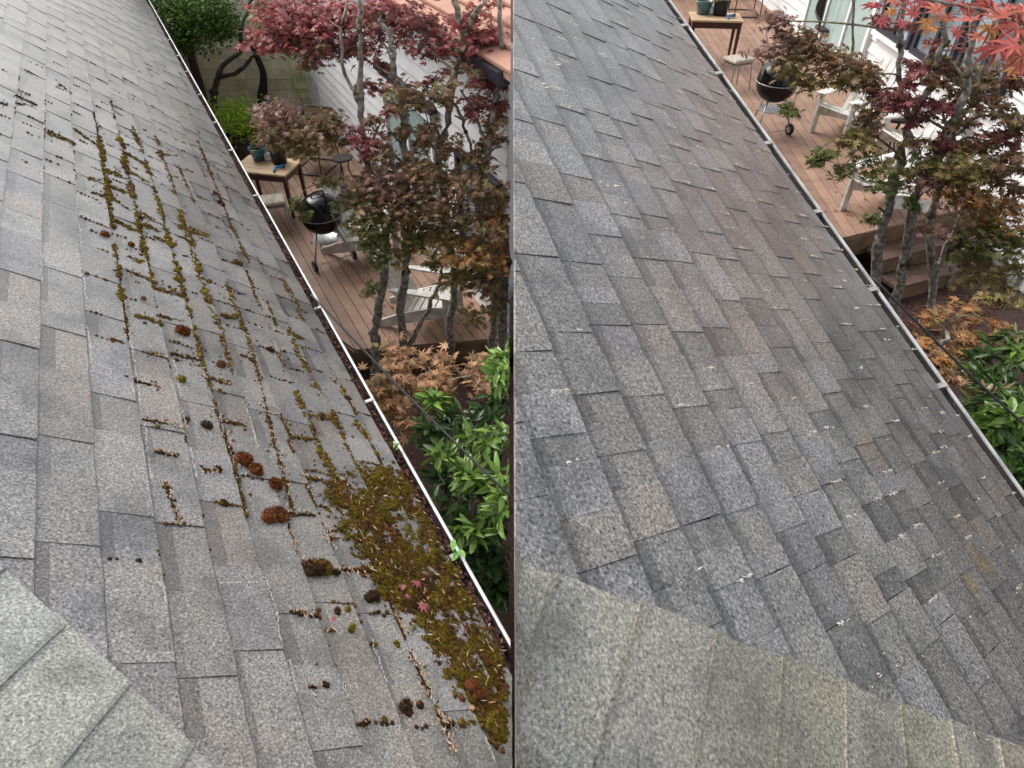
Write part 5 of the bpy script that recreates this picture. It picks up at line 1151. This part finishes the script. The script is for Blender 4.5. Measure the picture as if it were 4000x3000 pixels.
tag(mb.build('leaf_stalks', M_bark, o, world=True), kind='stuff')
# low growth on the right
tree('orange_maple_shrub', 'low maple shrub with russet leaves below the right gutter',
 [[(G(3620, 1560, zR), .04), (W(3660, 1400, 4.7), .03), (W(3700, 1300, 4.8), .02)]],
 [(3640,1260,4.9,50,'amber',.6),(3720,1240,5.0,65,'orange',.55),(3800,1220,5.1,70,'amber',.6),(3860,1290,5.0,60,'amber',.6),(3640,1330,4.7,55,'amber',.7),(3700,1400,4.5,60,'orange',.65),(3740,1330,4.8,55,'amber',.6),(3720,1470,4.4,45,'orange',.6),(3900,1200,5.1,55,'olive',.6),(3660,1400,4.5,40,'amber',.6)], .10, T7, side=1, tilt=.5, dens=.8, cat='shrub')
laurel('rhododendron', 'dark green rhododendron with long narrow leaves behind the right cable',
 [[(G(3900, 1620, zR), .04), (W(3900, 1480, 4.6), .03)]],
 [(3830,1400,4.7,60,'laurel',.8),(3920,1370,4.7,70,'laurel',.9),(3980,1450,4.5,60,'laurel',.9),(3870,1480,4.5,65,'laurel',.9),(3800,1490,4.5,45,'hedge',.8),(3960,1320,4.7,40,'grn',.6),(3940,1550,4.4,50,'hedge',.6)], 1, .19, dens=1.0)
laurel('laurel_bush', 'glossy green laurel bush growing up beside the clean right gutter',
 [[(np.array([2.55, 2.6, RSOIL]), .04), (W(3950, 1800, 3.7), .025)]],
 [(3930,1590,3.9,60,'laurel',.9),(3850,1620,4.0,55,'laurel',.8),(3900,1700,3.8,65,'laurel',1),(3990,1680,3.7,60,'laurel',1),(3940,1780,3.6,55,'laurel',.9),(4000,1800,3.5,55,'laurel',1),(3960,1860,3.5,45,'laurel',.8),(4050,1900,3.5,70,'laurel',.9),(4080,1650,3.8,70,'laurel',.8),(3900,1640,3.7,30,'spring',.6),(3960,1620,3.6,32,'spring',.7),(3860,1660,3.7,24,'spring',.5),(3990,1380,4.2,28,'spring',.6),(3900,1760,3.9,60,'hedge',.8),(3830,1560,4.1,40,'olive',.5)], 1, .20)
pa = W(3408, 1085, 2.95); pb = W(4300, 1920, 2.7)
mb = MB(); mb.tube(curve([pa, (pa+pb)/2+np.array([0, 0, -.02]), pb], 8), .0055, 8); tag(mb.build('utility_cable', M_cable, None, smooth=True), 'thin black cable running from the clean right gutter over the rhododendron', 'cable')
# scattered fallen leaves on the mulch
lm = Bits()
for _ in range(1800):
    p = G(rnd.uniform(3380, 3900), rnd.uniform(960, 1400), RSOIL+.01); lm.flake(p, (rnd.random()-.5, rnd.random()-.5, 0), unit((rnd.gauss(0, .4), rnd.gauss(0, .4), 1)), rnd.uniform(.02, .06), rnd.uniform(.012, .03), rnd.choice([(.13, .035, .03), (.09, .03, .025), (.18, .06, .045), (.06, .025, .02)]), .4)
for _ in range(900):
    p = G(rnd.uniform(1400, 1960), rnd.uniform(1420, 2200), LSOIL+.01)
    if p[0] < -.1: lm.flake(p, (rnd.random()-.5, rnd.random()-.5, 0), unit((rnd.gauss(0, .4), rnd.gauss(0, .4), 1)), rnd.uniform(.02, .06), rnd.uniform(.012, .03), rnd.choice([(.13, .05, .04), (.09, .04, .03), (.16, .07, .045)]), .4)
for _ in range(170):                       # a few dry leaves on both decks
    lft = rnd.random() < .5
    p = G(rnd.uniform(1150, 1900), rnd.uniform(620, 1330), LDECK+.006) if lft else G(rnd.uniform(3050, 3650), rnd.uniform(250, 860), RDECK+.006)
    if (lft and p[0] < -.2 and (p-LW0)@nLW > .15) or (not lft and p[0] < RWX-.2 and p[1] > E1[1]+.3): lm.flake(p, (rnd.random()-.5, rnd.random()-.5, 0), unit((rnd.gauss(0, .2), rnd.gauss(0, .2), 1)), rnd.uniform(.03, .07), rnd.uniform(.02, .04), rnd.choice([(.30, .09, .07), (.25, .13, .07), (.4, .25, .12)]), .3)
add_stuff('fallen_leaf_litter', lm.mesh('fallen_leaf_litter', M_crumb), 'dry fallen leaves scattered over the mulch and the two decks', 'leaf litter')
